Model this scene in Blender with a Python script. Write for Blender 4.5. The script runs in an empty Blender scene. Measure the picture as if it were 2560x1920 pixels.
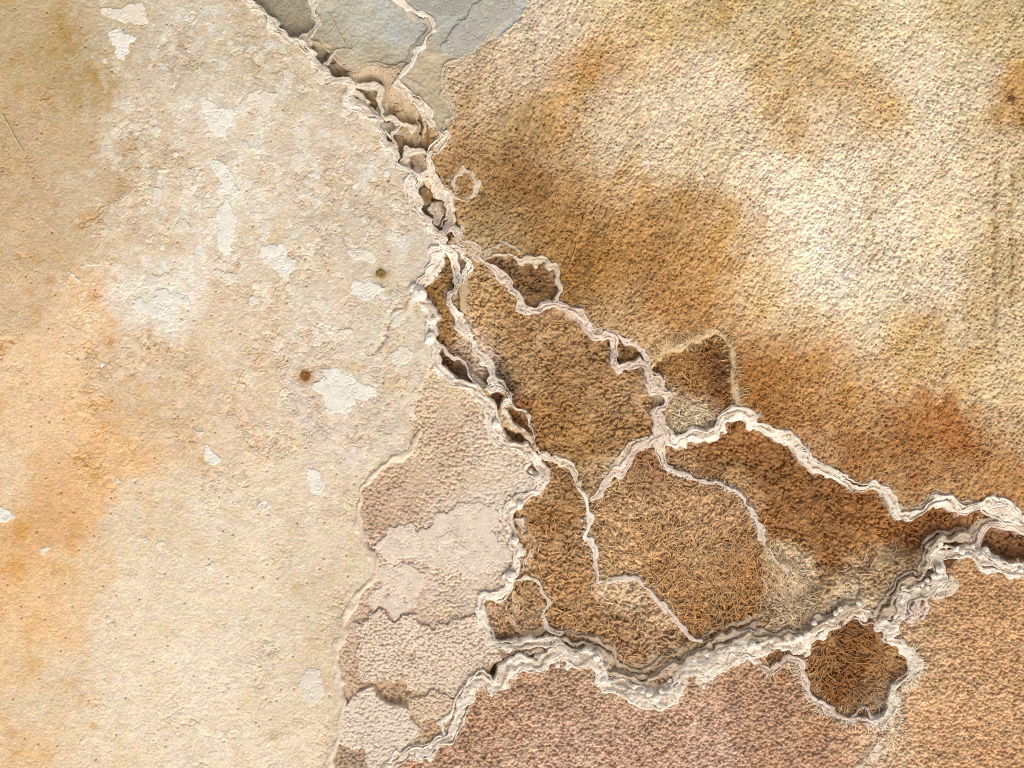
import bpy, math
import numpy as np
from mathutils import Vector

# ------------------------------------------------------------------ camera, sky, sun, exposure
scene = bpy.context.scene
COL = scene.collection
CAM_Z = 3.4
cam_d = bpy.data.cameras.new("camera")
cam_d.sensor_width = 36.0
cam_d.lens = 36.0 * CAM_Z / 2.56
cam_d.clip_start = 0.05
cam_d.clip_end = 500.0
cam = bpy.data.objects.new("camera", cam_d)
cam.location = (0, 0, CAM_Z)
COL.objects.link(cam)
scene.camera = cam

SUN_EL = math.radians(44)
SUN_AZ = math.radians(12)                    # light comes from below in the picture, a little from the right
world = bpy.data.worlds.new("World")
scene.world = world
world.use_nodes = True
wn = world.node_tree
bg = wn.nodes["Background"]
sky = wn.nodes.new("ShaderNodeTexSky")
sky.sky_type = 'NISHITA'
sky.sun_disc = False
sky.sun_elevation = SUN_EL
sky.sun_rotation = math.radians(180) - SUN_AZ
sky.air_density = 1.0
sky.dust_density = 4.0
sky.ozone_density = 1.0
haze = wn.nodes.new("ShaderNodeHueSaturation")          # thin even cloud: a nearly white sky
haze.inputs["Saturation"].default_value = 0.3
wn.links.new(sky.outputs[0], haze.inputs["Color"])
wn.links.new(haze.outputs[0], bg.inputs[0])
bg.inputs[1].default_value = 0.15
sun_d = bpy.data.lights.new("sun", 'SUN')
sun_d.energy = 1.35
sun_d.angle = math.radians(26)
sun_d.color = (1.0, 0.95, 0.87)
sun = bpy.data.objects.new("sun", sun_d)
sun.rotation_euler = (math.pi / 2 - SUN_EL, 0, SUN_AZ)
COL.objects.link(sun)
scene.view_settings.view_transform = 'Standard'
scene.view_settings.look = 'None'
scene.view_settings.exposure = 0.04
scene.view_settings.gamma = 1.0
scene.cycles.max_bounces = 5
scene.cycles.diffuse_bounces = 4
scene.cycles.use_denoising = False
scene.cycles.pixel_filter_type = 'BLACKMAN_HARRIS'
scene.cycles.filter_width = 1.1

# ------------------------------------------------------------------ helpers
rng = np.random.default_rng(11)
F = np.float32
# plan coordinates: 1 unit = 1 mm, x to the right, y downwards (towards the light)
def wx(x): return (x - 1280.0) / 1000.0
def wy(y): return (960.0 - y) / 1000.0

def lin(c):
    c = np.asarray(c, dtype=np.float64) / 255.0
    return np.where(c <= 0.04045, c / 12.92, ((c + 0.055) / 1.055) ** 2.4)

_tabs = {}
def _tab(seed):
    if seed not in _tabs:
        r = np.random.default_rng(1000 + seed)
        _tabs[seed] = r.random((256, 256, 2)).astype(F)
    return _tabs[seed]

def vnoise(X, Y, scale, seed):
    """smooth value noise in -1..1"""
    t = _tab(seed)[..., 0]
    x = X / F(scale); y = Y / F(scale)
    xi = np.floor(x); yi = np.floor(y)
    fx = (x - xi).astype(F); fy = (y - yi).astype(F)
    xi = xi.astype(np.int32) & 255; yi = yi.astype(np.int32) & 255
    x1 = (xi + 1) & 255; y1 = (yi + 1) & 255
    fx = fx * fx * fx * (fx * (fx * 6 - 15) + 10)
    fy = fy * fy * fy * (fy * (fy * 6 - 15) + 10)
    a = t[yi, xi]; b = t[yi, x1]; c = t[y1, xi]; d = t[y1, x1]
    return ((a + (b - a) * fx) * (1 - fy) + (c + (d - c) * fx) * fy) * 2 - 1

def fbm(X, Y, scale, seed, octaves=3, gain=0.5):
    out = 0; amp = 1.0; tot = 0
    for o in range(octaves):
        out = out + F(amp) * vnoise(X, Y, scale / 2 ** o, seed + o)
        tot += amp; amp *= gain
    return out / F(tot)

def worley(X, Y, scale, seed):
    """F1, F2 (in cells) and a random value per cell"""
    t = _tab(seed)
    x = X / F(scale); y = Y / F(scale)
    xi = np.floor(x).astype(np.int32); yi = np.floor(y).astype(np.int32)
    f1 = np.full(X.shape, 9, F); f2 = np.full(X.shape, 9, F); ident = np.zeros(X.shape, F)
    for dj in (-1, 0, 1):
        for di in (-1, 0, 1):
            ci = xi + di; cj = yi + dj
            p = t[cj & 255, ci & 255]
            d = np.sqrt((ci + p[..., 0] - x) ** 2 + (cj + p[..., 1] - y) ** 2).astype(F)
            closer = d < f1
            f2 = np.where(closer, f1, np.minimum(f2, d))
            ident = np.where(closer, (p[..., 0] * 7.31 + p[..., 1] * 3.17) % 1.0, ident)
            f1 = np.minimum(f1, d)
    return f1, f2, ident.astype(F)

def sstep(a, b, x):
    t = np.clip((x - a) / (b - a), 0, 1)
    return t * t * (3 - 2 * t)

def box1(A, r, axis):
    A = np.moveaxis(A, axis, 0)
    P = np.concatenate([np.repeat(A[:1], r + 1, 0), A, np.repeat(A[-1:], r, 0)], 0)
    c = np.cumsum(P, 0, dtype=np.float64)
    out = (c[2 * r + 1:] - c[:-(2 * r + 1)]) / (2 * r + 1)
    return np.moveaxis(out.astype(F), 0, axis)

def blur(A, r, n=2):
    for _ in range(n):
        A = box1(box1(A, r, 0), r, 1)
    return A

SC = 640 / 2212.0
OFF = {'A': (600, 0), 'B': (900, 380), 'C': (1000, 800), 'D': (1400, 740), 'E': (1920, 1100), 'F': (1400, 1250),
       'G': (760, 1250), 'H': (1240, 0), 'I': (1920, 100), 'J': (760, 1440), 'K': (1920, 1440), 'L': (1400, 1440),
       'M': (0, 600), 'N': (0, 1080), 'O': (500, 600)}
def T(tile, *pts):
    """survey points of one tile -> plan coordinates"""
    if tile == 'V': return [(x * 1.15733, y * 1.15733) for x, y in pts]
    if tile == 'Z': return [(x * 0.38879, y * 0.38879) for x, y in pts]
    if tile == 'Q': return [(1200 + x * 0.18083, 1160 + y * 0.18083) for x, y in pts]
    if tile == 'R': return [(1600 + x * 0.18083, 1020 + y * 0.18083) for x, y in pts]
    if tile == 'S': return [(960 + x * 0.1085, 400 + y * 0.1085) for x, y in pts]
    ox, oy = OFF[tile]
    return [(ox + x * SC, oy + y * SC) for x, y in pts]

def chaikin(p, n=2, closed=False):
    p = np.asarray(p, dtype=np.float64)
    for _ in range(n):
        if closed:
            q = np.roll(p, -1, 0)
            p = np.stack([p * .75 + q * .25, p * .25 + q * .75], 1).reshape(-1, 2)
        else:
            a = p[:-1]; b = p[1:]
            m = np.stack([a * .75 + b * .25, a * .25 + b * .75], 1).reshape(-1, 2)
            p = np.concatenate([p[:1], m, p[-1:]], 0)
    return p

# ------------------------------------------------------------------ plan grid
ST = 1.35
gx = np.arange(-110, 2670, ST).astype(F); gy = np.arange(-90, 2010, ST).astype(F)
NX, NY = len(gx), len(gy)
X, Y = np.meshgrid(gx, gy)
def ix(x): return int(np.clip(round((x - gx[0]) / ST), 0, NX - 1))
def iy(y): return int(np.clip(round((y - gy[0]) / ST), 0, NY - 1))
# wandering of every outline: large, middle and fine
W1x = vnoise(X, Y, 34, 1); W1y = vnoise(X, Y, 34, 2)
W2x = vnoise(X, Y, 13, 3); W2y = vnoise(X, Y, 13, 4)
W3x = vnoise(X, Y, 6, 5);  W3y = vnoise(X, Y, 6, 6)
XW = X + 5.0 * W1x + 3.8 * W2x + 1.4 * W3x
YW = Y + 5.0 * W1y + 3.8 * W2y + 1.4 * W3y
XJ = X + 9 * W1x + 6 * W2x + 2.5 * W3x            # ragged outlines (flakes, broken plates)
YJ = Y + 9 * W1y + 6 * W2y + 2.5 * W3y

W4x = vnoise(X, Y, 24, 7); W4y = vnoise(X, Y, 24, 8)
XR = X + 4.0 * W1x + 6.5 * W4x + 3.4 * W2x + .6 * W3x; YR = Y + 4.0 * W1y + 6.5 * W4y + 3.4 * W2y + .6 * W3y

def win(p, m):
    p = np.asarray(p)
    return (slice(iy(p[:, 1].min() - m), iy(p[:, 1].max() + m) + 1), slice(ix(p[:, 0].min() - m), ix(p[:, 0].max() + m) + 1))

def inside(p, XX, YY):
    p = np.asarray(p, dtype=F); r = np.zeros(XX.shape, bool)
    for (x0, y0), (x1, y1) in zip(p, np.roll(p, -1, 0)):
        if y0 == y1: continue
        c = ((y0 > YY) != (y1 > YY)) & (XX < (x1 - x0) * (YY - y0) / (y1 - y0) + x0)
        r ^= c
    return r

def dist(p, XX, YY, w, R, closed=False):
    """distance to a polyline, side sign and arclength inside the window w (limited to R)"""
    p = np.asarray(p, dtype=np.float64)
    if closed: p = np.concatenate([p, p[:1]], 0)
    d = np.full(XX[w].shape, R, F); s = np.zeros_like(d); al = np.zeros_like(d)
    y0w, x0w = w[0].start, w[1].start
    acc = 0.0
    for a, b in zip(p[:-1], p[1:]):
        L = math.hypot(*(b - a))
        if L < 1e-6: continue
        v = win([a, b], R)
        v = (slice(max(v[0].start, w[0].start), min(v[0].stop, w[0].stop)), slice(max(v[1].start, w[1].start), min(v[1].stop, w[1].stop)))
        if v[0].stop > v[0].start and v[1].stop > v[1].start:
            lx = XX[v] - F(a[0]); ly = YY[v] - F(a[1])
            ux, uy = F((b[0] - a[0]) / L), F((b[1] - a[1]) / L)
            t = np.clip(lx * ux + ly * uy, 0, F(L))
            dd = np.sqrt((lx - t * ux) ** 2 + (ly - t * uy) ** 2)
            u = (slice(v[0].start - y0w, v[0].stop - y0w), slice(v[1].start - x0w, v[1].stop - x0w))
            m = dd < d[u]
            d[u] = np.where(m, dd, d[u])
            s[u] = np.where(m, np.sign(lx * uy - ly * ux), s[u])      # +1 on the left-hand side seen along the line (y down)
            al[u] = np.where(m, acc + t, al[u])
        acc += L
    return d, s, al

# ------------------------------------------------------------------ materials
def new_mat(name, rough=0.75, bump=0.25, bscale=420.0, fine=0.10, spec=0.3, coat=0.0, streak=None):
    m = bpy.data.materials.new(name); m.use_nodes = True
    nt = m.node_tree; n = nt.nodes; l = nt.links
    bs = n["Principled BSDF"]
    at = n.new("ShaderNodeAttribute"); at.attribute_name = "stain"
    tc = n.new("ShaderNodeTexCoord")
    geo = n.new("ShaderNodeNewGeometry")
    nz = n.new("ShaderNodeTexNoise"); nz.inputs["Scale"].default_value = bscale; nz.inputs["Detail"].default_value = 5
    nz.inputs["Roughness"].default_value = 0.65
    l.new(geo.outputs["Position"], nz.inputs["Vector"])
    n2 = n.new("ShaderNodeTexNoise"); n2.inputs["Scale"].default_value = 130; n2.inputs["Detail"].default_value = 4
    l.new(geo.outputs["Position"], n2.inputs["Vector"])
    mr = n.new("ShaderNodeMapRange"); mr.inputs[1].default_value = 0.25; mr.inputs[2].default_value = 0.75
    mr.inputs[3].default_value = 1 - fine; mr.inputs[4].default_value = 1 + fine
    l.new(nz.outputs["Fac"], mr.inputs[0])
    mr2 = n.new("ShaderNodeMapRange"); mr2.inputs[1].default_value = 0.3; mr2.inputs[2].default_value = 0.7
    mr2.inputs[3].default_value = 1 - fine * .6; mr2.inputs[4].default_value = 1 + fine * .6
    l.new(n2.outputs["Fac"], mr2.inputs[0])
    mu = n.new("ShaderNodeMath"); mu.operation = 'MULTIPLY'
    l.new(mr.outputs[0], mu.inputs[0]); l.new(mr2.outputs[0], mu.inputs[1])
    vm = n.new("ShaderNodeVectorMath"); vm.operation = 'SCALE'
    l.new(at.outputs["Color"], vm.inputs[0]); l.new(mu.outputs[0], vm.inputs["Scale"])
    l.new(vm.outputs[0], bs.inputs["Base Color"])
    bp = n.new("ShaderNodeBump"); bp.inputs["Strength"].default_value = bump; bp.inputs["Distance"].default_value = 0.002
    l.new(nz.outputs["Fac"], bp.inputs["Height"])
    l.new(bp.outputs[0], bs.inputs["Normal"])
    rr = n.new("ShaderNodeMapRange"); rr.inputs[3].default_value = rough - .12; rr.inputs[4].default_value = min(1, rough + .12)
    l.new(n2.outputs["Fac"], rr.inputs[0]); l.new(rr.outputs[0], bs.inputs["Roughness"])
    bs.inputs["Specular IOR Level"].default_value = spec
    bs.inputs["Coat Weight"].default_value = coat
    bs.inputs["Coat Roughness"].default_value = 0.25
    return m
M_CRUST = new_mat("crust_mineral", 0.8, 0.25, 330, 0.15)
M_ALGAE = new_mat("algae_mat", 0.7, 0.4, 330, 0.34, 0.35)
M_BED = new_mat("pool_bed_algae", 0.6, 0.4, 330, 0.38, 0.4)
M_GREY = new_mat("grey_silt", 0.65, 0.3, 400, 0.14, 0.4, 0.12)
M_RIM = new_mat("rim_calcite", 0.65, 0.4, 380, 0.12, 0.4)
M_LEDGE = new_mat("ledge_calcite", 0.65, 0.35, 480, 0.1, 0.35)
M_PLATE = new_mat("pink_plate", 0.8, 0.3, 360, 0.2, 0.3)
M_FLAKE = new_mat("white_flake", 0.8, 0.2, 360, 0.08, 0.3)
M_STRAND = new_mat("algae_strand", 0.6, 0.15, 600, 0.12, 0.4)
M_WOOD = new_mat("dry_stalk", 0.75, 0.3, 700, 0.15, 0.3)

# ------------------------------------------------------------------ mesh builders
def raw_mesh(name, V, Q, C, mat, smooth=True):
    me = bpy.data.meshes.new(name)
    nv, nf = len(V), len(Q); k = Q.shape[1]
    me.vertices.add(nv); me.vertices.foreach_set("co", np.ascontiguousarray(V, dtype=F).ravel())
    me.loops.add(nf * k); me.loops.foreach_set("vertex_index", np.ascontiguousarray(Q, dtype=np.int32).ravel())
    me.polygons.add(nf); me.polygons.foreach_set("loop_start", np.arange(0, nf * k, k, dtype=np.int32))
    me.polygons.foreach_set("use_smooth", np.full(nf, smooth, dtype=bool))
    at = me.color_attributes.new("stain", 'FLOAT_COLOR', 'POINT')
    c4 = np.ones((nv, 4), F); c4[:, :3] = C
    at.data.foreach_set("color", c4.ravel())
    me.materials.append(mat)
    me.update(calc_edges=True)
    return me

def link(name, me, parent=None, origin=(0, 0, 0)):
    o = bpy.data.objects.new(name, me); COL.objects.link(o)
    o.location = origin
    if parent is not None:
        o.parent = parent
        o.location = Vector(origin) - parent.location
    return o

def grid_object(name, w, Z, C, cells, mat, parent=None):
    """the marked cells of a window of the plan grid as one mesh, its origin at its own middle"""
    Xw, Yw = X[w], Y[w]
    h, wd = Xw.shape
    use = np.zeros((h, wd), bool)
    use[:-1, :-1] |= cells; use[1:, :-1] |= cells; use[:-1, 1:] |= cells; use[1:, 1:] |= cells
    if not cells.any(): return None
    idx = np.cumsum(use.ravel()).reshape(h, wd).astype(np.int32) - 1
    V = np.stack([wx(Xw[use]), wy(Yw[use]), Z[use] / 1000.0], 1).astype(np.float64)
    org = np.array([(V[:, 0].min() + V[:, 0].max()) / 2, (V[:, 1].min() + V[:, 1].max()) / 2, V[:, 2].min()])
    j, i = np.nonzero(cells)
    Q = np.stack([idx[j, i], idx[j + 1, i], idx[j + 1, i + 1], idx[j, i + 1]], 1)
    me = raw_mesh(name, V - org, Q, C[use], mat)
    return link(name, me, parent, tuple(org))

def tag(o, label=None, cat=None, group=None, kind=None):
    if label: o["label"] = label
    if cat: o["category"] = cat
    if group: o["group"] = group
    if kind: o["kind"] = kind
    return o

# ------------------------------------------------------------------ survey of the rims (plan lines)
bank = T('A', (-80,-260), (10,-90), (70,0), (120,70), (200,100), (265,190), (300,240), (375,300), (385,345), (450,365), (520,340), (575,400), (590,450), (650,530),
         (670,580), (740,610), (775,650), (780,705), (850,700), (940,690), (950,740), (955,800), (930,840), (905,860), (960,900),
         (1060,900), (1100,960), (1100,1005), (1170,1010), (1195,1060), (1195,1120), (1230,1220), (1300,1290), (1340,1370),
         (1390,1440), (1440,1475), (1520,1500), (1540,1560)) + T('B', (490,260), (490,310), (520,390), (520,470),
         (540,550), (600,600), (620,660), (690,690), (720,740))
west = T('B', (710,750), (720,830), (660,850), (630,920), (655,960), (640,1000), (600,1060), (590,1090), (550,1120), (500,1170), (490,1230),
         (530,1280), (580,1320), (625,1390), (640,1440), (600,1490), (590,1550), (615,1600)) + T('C', (265,0), (245,60), (270,120), (290,200),
         (305,240), (290,320), (320,390), (370,430), (410,490), (500,540), (620,580), (690,640), (740,720), (785,780), (795,850), (805,930),
         (830,1000), (865,1080), (960,1115), (1060,1125), (1140,1160), (1190,1210), (1210,1290), (1235,1380), (1215,1450), (1180,1490), (1100,1520)) + \
       T('G', (1800,30), (1765,110), (1785,170), (1795,230), (1830,300), (1800,380), (1845,420), (1830,500), (1805,580), (1760,650), (1775,740),
         (1740,790), (1640,830), (1540,850), (1505,920), (1530,1000), (1530,1100), (1570,1180), (1630,1245), (1760,1255), (1880,1240), (2000,1225), (2170,1230))
main = T('J', (600,1800), (740,1659), (820,1570), (900,1510), (970,1510), (1010,1550), (1080,1520), (1150,1440), (1220,1430), (1260,1370), (1280,1270), (1330,1190),
         (1370,1110), (1410,1030), (1430,960), (1480,930), (1530,900), (1590,905), (1650,945), (1700,950), (1720,850), (1790,780), (1890,740),
         (1970,765), (2050,750), (2120,690), (2160,655)) + \
       T('L', (0,640), (50,715), (120,740), (220,710), (280,690), (330,750), (360,810), (360,860), (350,920), (390,960), (470,970), (530,985), (590,1005),
         (660,1025), (740,1030), (800,1060), (870,1080), (960,1050), (1010,980), (1040,920), (1020,880), (1100,820), (1200,800), (1260,800),
         (1310,740), (1400,700), (1490,660), (1580,630), (1680,640), (1750,610), (1860,580), (1940,600), (2040,590), (2130,570)) + \
       T('K', (200,600), (320,555), (440,470), (500,410), (600,390), (690,345), (790,310), (870,340), (930,370), (990,430), (1040,430))
east = T('K', (1010,500), (1050,440)) + T('E', (1080,1560), (1130,1490), (1180,1400), (1240,1330), (1330,1290), (1430,1270), (1500,1190), (1490,1080), (1455,1000),
         (1510,980), (1600,970), (1700,975), (1780,985), (1870,1045), (1960,1110), (2060,1130), (2212,1130), (2400,1120), (2600,1150))
krim = T('K', (1040,470), (1035,540), (1120,580), (1220,650), (1270,720), (1290,800), (1230,870), (1130,940), (1080,1020), (1090,1130), (1030,1230),
         (960,1280), (870,1250), (740,1260), (620,1230), (500,1170), (400,1070), (350,980), (300,860), (280,790), (260,730), (190,725), (120,760), (60,800), (0,830), (-40,780))
mid_e = T('D', (900,1130), (930,1200), (970,1270), (1030,1295), (1100,1230), (1200,1200), (1330,1210), (1380,1150), (1440,1060), (1540,1010), (1620,1020), (1665,1070), (1700,1130),
         (1760,1130), (1850,1165), (1960,1215), (2060,1275), (2120,1380)) + T('E', (230,30), (290,120), (350,190), (420,215), (500,260), (580,310), (680,350),
         (780,390), (880,390), (960,420), (1040,460), (1070,530), (1100,600), (1135,660), (1240,650), (1330,600), (1400,550), (1480,510), (1560,510), (1620,560),
         (1680,600), (1770,575), (1850,545), (1930,535), (2030,575), (2100,615), (2150,680), (2212,690), (2400,640))
erim2 = T('E', (1740,960), (1840,880), (1875,800), (1900,745), (2000,730), (2100,735), (2212,800), (2400,860))
strand = T('B', (720,830), (800,880), (830,950), (840,1030), (850,1100), (840,1170), (795,1200), (760,1260), (780,1330), (830,1400), (870,1470), (925,1530), (940,1600)) + \
         T('C', (470,20), (530,60), (590,110), (600,190), (650,240), (700,290), (760,360), (800,430), (800,510), (770,560))
strand2 = T('C', (300,240), (440,265), (480,330), (560,370), (595,440), (620,520), (660,570))
strand3 = T('C', (770,560), (870,610), (935,660), (940,710), (900,720))
strand4 = T('C', (800,450), (830,500), (870,540), (920,590), (955,670), (960,740), (1040,760), (1110,820), (1130,950), (1165,1050), (1210,1120), (1240,1165))
strand5 = T('C', (880,740), (900,830), (960,920), (1040,950), (1100,1000), (1140,1060))
mrim = T('B', (690,690), (780,680), (860,670), (850,700), (880,790), (970,800), (1005,840), (1000,900), (1050,930), (1110,970), (1180,1030), (1280,1120), (1340,1190),
         (1375,1260), (1395,1330), (1450,1375), (1560,1340), (1650,1315), (1740,1330), (1850,1380), (1925,1430), (1960,1530), (2020,1590), (2110,1610)) + \
       T('D', (330,345), (430,350), (470,430), (475,540), (460,580), (520,650), (600,610), (700,590), (765,610), (775,680), (775,740), (800,790), (870,830), (935,870), (910,940), (835,980),
         (835,1060), (870,1120), (890,1180))
mrim2 = T('D', (430,310), (540,365), (640,430), (740,485), (785,560), (790,630), (850,665), (890,730), (890,800), (940,850))
ringn = T('B', (1050,930), (1130,900), (1250,890), (1330,915), (1430,940), (1540,925), (1650,955), (1700,1010), (1710,1120), (1735,1200), (1720,1290), (1760,1335))
fork = T('B', (720,800), (760,850), (880,830), (890,930), (960,960), (930,1020), (880,1090))
spur = T('D', (870,1170), (820,1250), (740,1290), (660,1335), (605,1390), (590,1450), (520,1500), (450,1580), (400,1640)) + T('Q', (1600,470))
thin_e = T('R', (300,400), (290,500), (290,600), (300,720), (370,800), (450,880), (600,930), (760,960), (900,1010), (1050,1050), (1200,1090), (1320,1130), (1420,1220), (1470,1330), (1560,1430), (1640,1540)) + \
         T('F', (1660,120), (1720,200), (1755,275))
s1 = T('C', (1240,1160), (1330,1190), (1420,1230), (1480,1310), (1545,1400)) + T('Q', (1370,340), (1450,400), (1495,480), (1490,580), (1490,660), (1530,720), (1530,800), (1490,890), (1470,950), (1500,1050),
         (1540,1130), (1600,1210), (1600,1320), (1640,1390), (1650,1480), (1640,1560)) + T('F', (330,690), (325,730), (420,740), (500,695), (600,670), (700,700),
         (780,780), (840,870), (920,960), (990,1040), (1060,1110), (1120,1190), (1170,1220), (1230,1240))
grim = T('G', (1790,740), (1830,710), (1900,680), (1990,690), (2045,760), (2110,850), (2135,930), (2070,1010), (2080,1090), (2160,1140), (2230,1170))
grim2 = T('G', (1810,820), (1790,950), (1800,1060), (1870,1160), (1960,1180), (2060,1110))
soft = T('V', (905,940), (895,965), (880,985), (851,998), (812,1014), (788,1045), (776,1085), (774,1125), (779,1165), (800,1195), (815,1225), (800,1255), (770,1290), (750,1330), (735,1370), (725,1410), (722,1450), (738,1490), (742,1520),
         (735,1570), (725,1610), (705,1659), (690,1720))
corner = T('D', (800,520), (880,460), (1000,430), (1150,380), (1280,305), (1370,290), (1430,350), (1475,450), (1490,560), (1510,680), (1530,800), (1570,930))
lip = T('A', (1280,-180), (1330,-80), (1380,0), (1440,60), (1490,100), (1560,105), (1625,125), (1655,200), (1655,280), (1605,350), (1550,420), (1490,510), (1450,580), (1390,640), (1360,690))
lip2 = T('A', (1360,690), (1420,770), (1480,810), (1520,890), (1590,950), (1620,1040), (1690,1100), (1745,1150), (1745,1230), (1690,1290), (1640,1300), (1620,1370), (1650,1450), (1680,1540), (1700,1600))
lip3 = T('A', (590,-180), (620,-60), (630,0), (645,80), (655,170), (655,220), (610,270), (565,320), (590,370))
lip4 = T('A', (660,340), (740,375), (830,430), (900,520), (1020,570), (1130,540), (1230,550), (1300,570), (1400,560))
lip5 = T('A', (1380,660), (1500,700), (1590,760), (1640,860), (1650,970))
loopr = T('B', (820,330), (810,270), (840,180), (890,150), (960,190), (1000,250), (1000,340), (970,410), (910,440), (850,400), (800,390), (770,350))
bead_e = T('S', (560,250), (700,230), (760,330), (800,420), (920,640), (1000,820), (1150,980), (1180,1150), (1170,1350), (1240,1430))
bead_f = T('S', (830,350), (950,300), (1100,330), (1250,560), (1330,700), (1480,860), (1530,1050), (1560,1250), (1500,1450), (1450,1520))

# ------------------------------------------------------------------ zones (plan polygons), level in mm, colour points
FAR = 3000
Zs = {}
def join(*parts):
    r = []
    for p in parts: r += list(p)
    return r
crust_poly = join(bank, [p for p in west if p[1] < 912], T('V', (925,805), (900,850), (895,900)), soft[2:], [(-FAR, 2200), (-FAR, -900)])
iw = [k for k, p in enumerate(west) if p[1] >= 905][0]
pink_poly = join(west[iw:], T('J', (2150,640), (2050,745)), main[:25][::-1], soft[2:][::-1], T('V', (895,900), (900,850), (925,805)))
bottom_poly = join(main[:-6], T('K', (0,610), (0,830)), krim[::-1][2:], T('K',(1040,470)), east[2:], [(FAR, 2200), (600, 2400)])
basin_center = join(mrim[7:], [p for p in spur], s1[:6][::-1], strand4[::-1], strand[::-1][:10], fork[::-1][:2])
basin_fil = join(spur[::-1], thin_e, T('F', (1850,480), (2050,600), (2150,800), (2212,900), (2212,1050), (1990,1130), (1700,1170), (1500,1190), (1120,1190)), s1[::-1][:-6])
basin_right = join(thin_e[2:], T('F', (1850,480), (2050,600), (2150,800), (2212,950)), T('E', (250,1420), (450,1330), (600,1300), (850,1180), (1000,1090), (1200,1020), (1350,950), (1500,850), (1650,820), (1800,850), (1840,870), (1890,740)),
                   T('E', (2000,700), (2120,660)), mid_e[::-1][5:])
basin_mid = join(west[-30:], [(1400, 1630)], T('L', (50,600), (250,600), (400,740), (550,830), (700,830), (850,770), (1000,660), (1100,590)), s1[::-1], strand4[::-1][:2])
basin_tri = T('D', (440,320), (475,430), (480,540), (520,640), (600,600), (700,585), (770,600), (785,560), (740,490), (640,435), (540,370))
basin_ring = join(ringn, mrim[9:19][::-1])
basin_corner = join(corner[1:], T('D', (1540,1000), (1440,1050), (1370,1140), (1200,1190), (1030,1270), (930,1150), (850,1040), (920,900), (890,740), (800,640)))
basin_g = join(grim, T('G', (2212,1210), (2000,1215), (1760,1240), (1640,1230), (1540,1100), (1540,930), (1560,860), (1740,800)))
basin_k = join(krim[1:-6], T('K', (320,620), (450,520), (640,400), (800,340), (1000,450)))
basin_e2 = join(erim2, T('E', (2400,1050), (2212,1040), (2000,1020), (1900,1000), (1800,950)))
channel = join(bank[1:], strand[1:6], fork[::-1], T('B', (860,680), (840,560), (800,440), (770,350), (700,250), (640,160)),
               T('A', (1700,1600), (1650,1450), (1620,1370), (1640,1300), (1600,1000), (1500,850), (1360,690), (1250,560), (1020,570), (900,520), (740,375), (600,370), (560,320)), T('A', (620,200), (600,-250)))
grey_big = join(lip, lip4[::-1], lip3[::-1], T('A', (600,-260), (1280,-260)))
grey_small = join(lip3, T('A', (500,350), (430,345), (385,330), (300,240), (260,180), (130,60), (60,-100), (30,-260), (590,-260)))
grey_right = join(lip, lip2[1:8], T('A', (1850,1000), (1800,850), (1780,760), (1760,680), (1790,560), (1880,540), (1990,490), (2100,370), (2212,300)), T('H', (0,370), (100,260), (180,160), (250,60), (300,-60), (380,-260)))
strip_w = join(strand[:22], strand2[::-1], T('C', (300,240)), [p for p in west if p[1] < 860][::-1])
pocket = T('C', (315,290), (370,262), (450,285), (490,340), (560,380), (590,440), (610,520), (640,565), (500,530), (400,485), (375,420), (320,375))
strip_p = join(strand2[1:], strand[22:][::-1])
pocket2 = T('C', (820,480), (860,530), (920,590), (950,670), (930,650), (870,600), (800,550))
pocket3 = T('C', (800,590), (860,640), (890,700), (860,760), (840,780), (810,720))
pocket4 = T('C', (900,760), (1000,740), (1080,800), (1110,880), (1120,960), (1060,940), (960,890))
pocket5 = T('C', (880,960), (940,950), (1040,990), (1130,1050), (1060,1100), (960,1090), (900,1020))
pocket6 = T('C', (1110,1240), (1180,1210), (1205,1290), (1210,1380), (1110,1310))
hollow = T('J', (560,930), (650,960), (780,930), (930,960), (900,1050), (880,1130), (760,1140), (690,1080), (620,970))
gap_e = T('J', (1850,690), (1950,620), (2150,590), (2170,640), (2100,700), (2040,745), (1960,745), (1880,720), (1700,830), (1680,940), (1640,910), (1590,870), (1700,720))
apron = T('E', (-100,1640), (0,1480), (250,1420), (450,1300), (580,1200), (800,1165), (950,1090), (1020,1030), (1150,1010), (1350,930), (1500,860), (1650,830), (1700,960), (1450,1300), (1000,1640), (400,1750))
# name: (polygon, level, texture kind)
ZONES = [
    ('crust', crust_poly, 0, 'crust'), ('pink', pink_poly, -7, 'pink'), ('bottom', bottom_poly, -3, 'bottom'),
    ('grey_right', grey_right, -6, 'grey'), ('channel', channel, -22, 'chan'), ('grey_big', grey_big, -13, 'grey'), ('grey_small', grey_small, -22, 'grey'),
    ('corner', basin_corner, -12, 'bed'), ('right', basin_right, -24, 'bed'), ('fil', basin_fil, -19, 'bed'), ('mid', basin_mid, -17, 'bed'),
    ('center', basin_center, -15, 'bed'), ('ring', basin_ring, -20, 'bed'), ('tri', basin_tri, -20, 'bed'), ('g', basin_g, -17, 'bed'),
    ('k', basin_k, -14, 'bed'), ('e2', basin_e2, -22, 'bed'), ('strip_w', strip_w, -20, 'bed'), ('strip_p', strip_p, -9, 'bed'),
    ('pocket', pocket, -34, 'bed'), ('pocket2', pocket2, -30, 'bed'), ('pocket3', pocket3, -26, 'bed'), ('pocket4', pocket4, -24, 'bed'), ('pocket5', pocket5, -26, 'bed'), ('pocket6', pocket6, -22, 'bed'),
    ('apron', apron, -13, 'bed'), ('hollow', hollow, -19, 'pink'), ('gap', gap_e, -32, 'chan'),
]
ZI = {'slope': 0}
lab = np.zeros(X.shape, np.int16)
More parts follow.
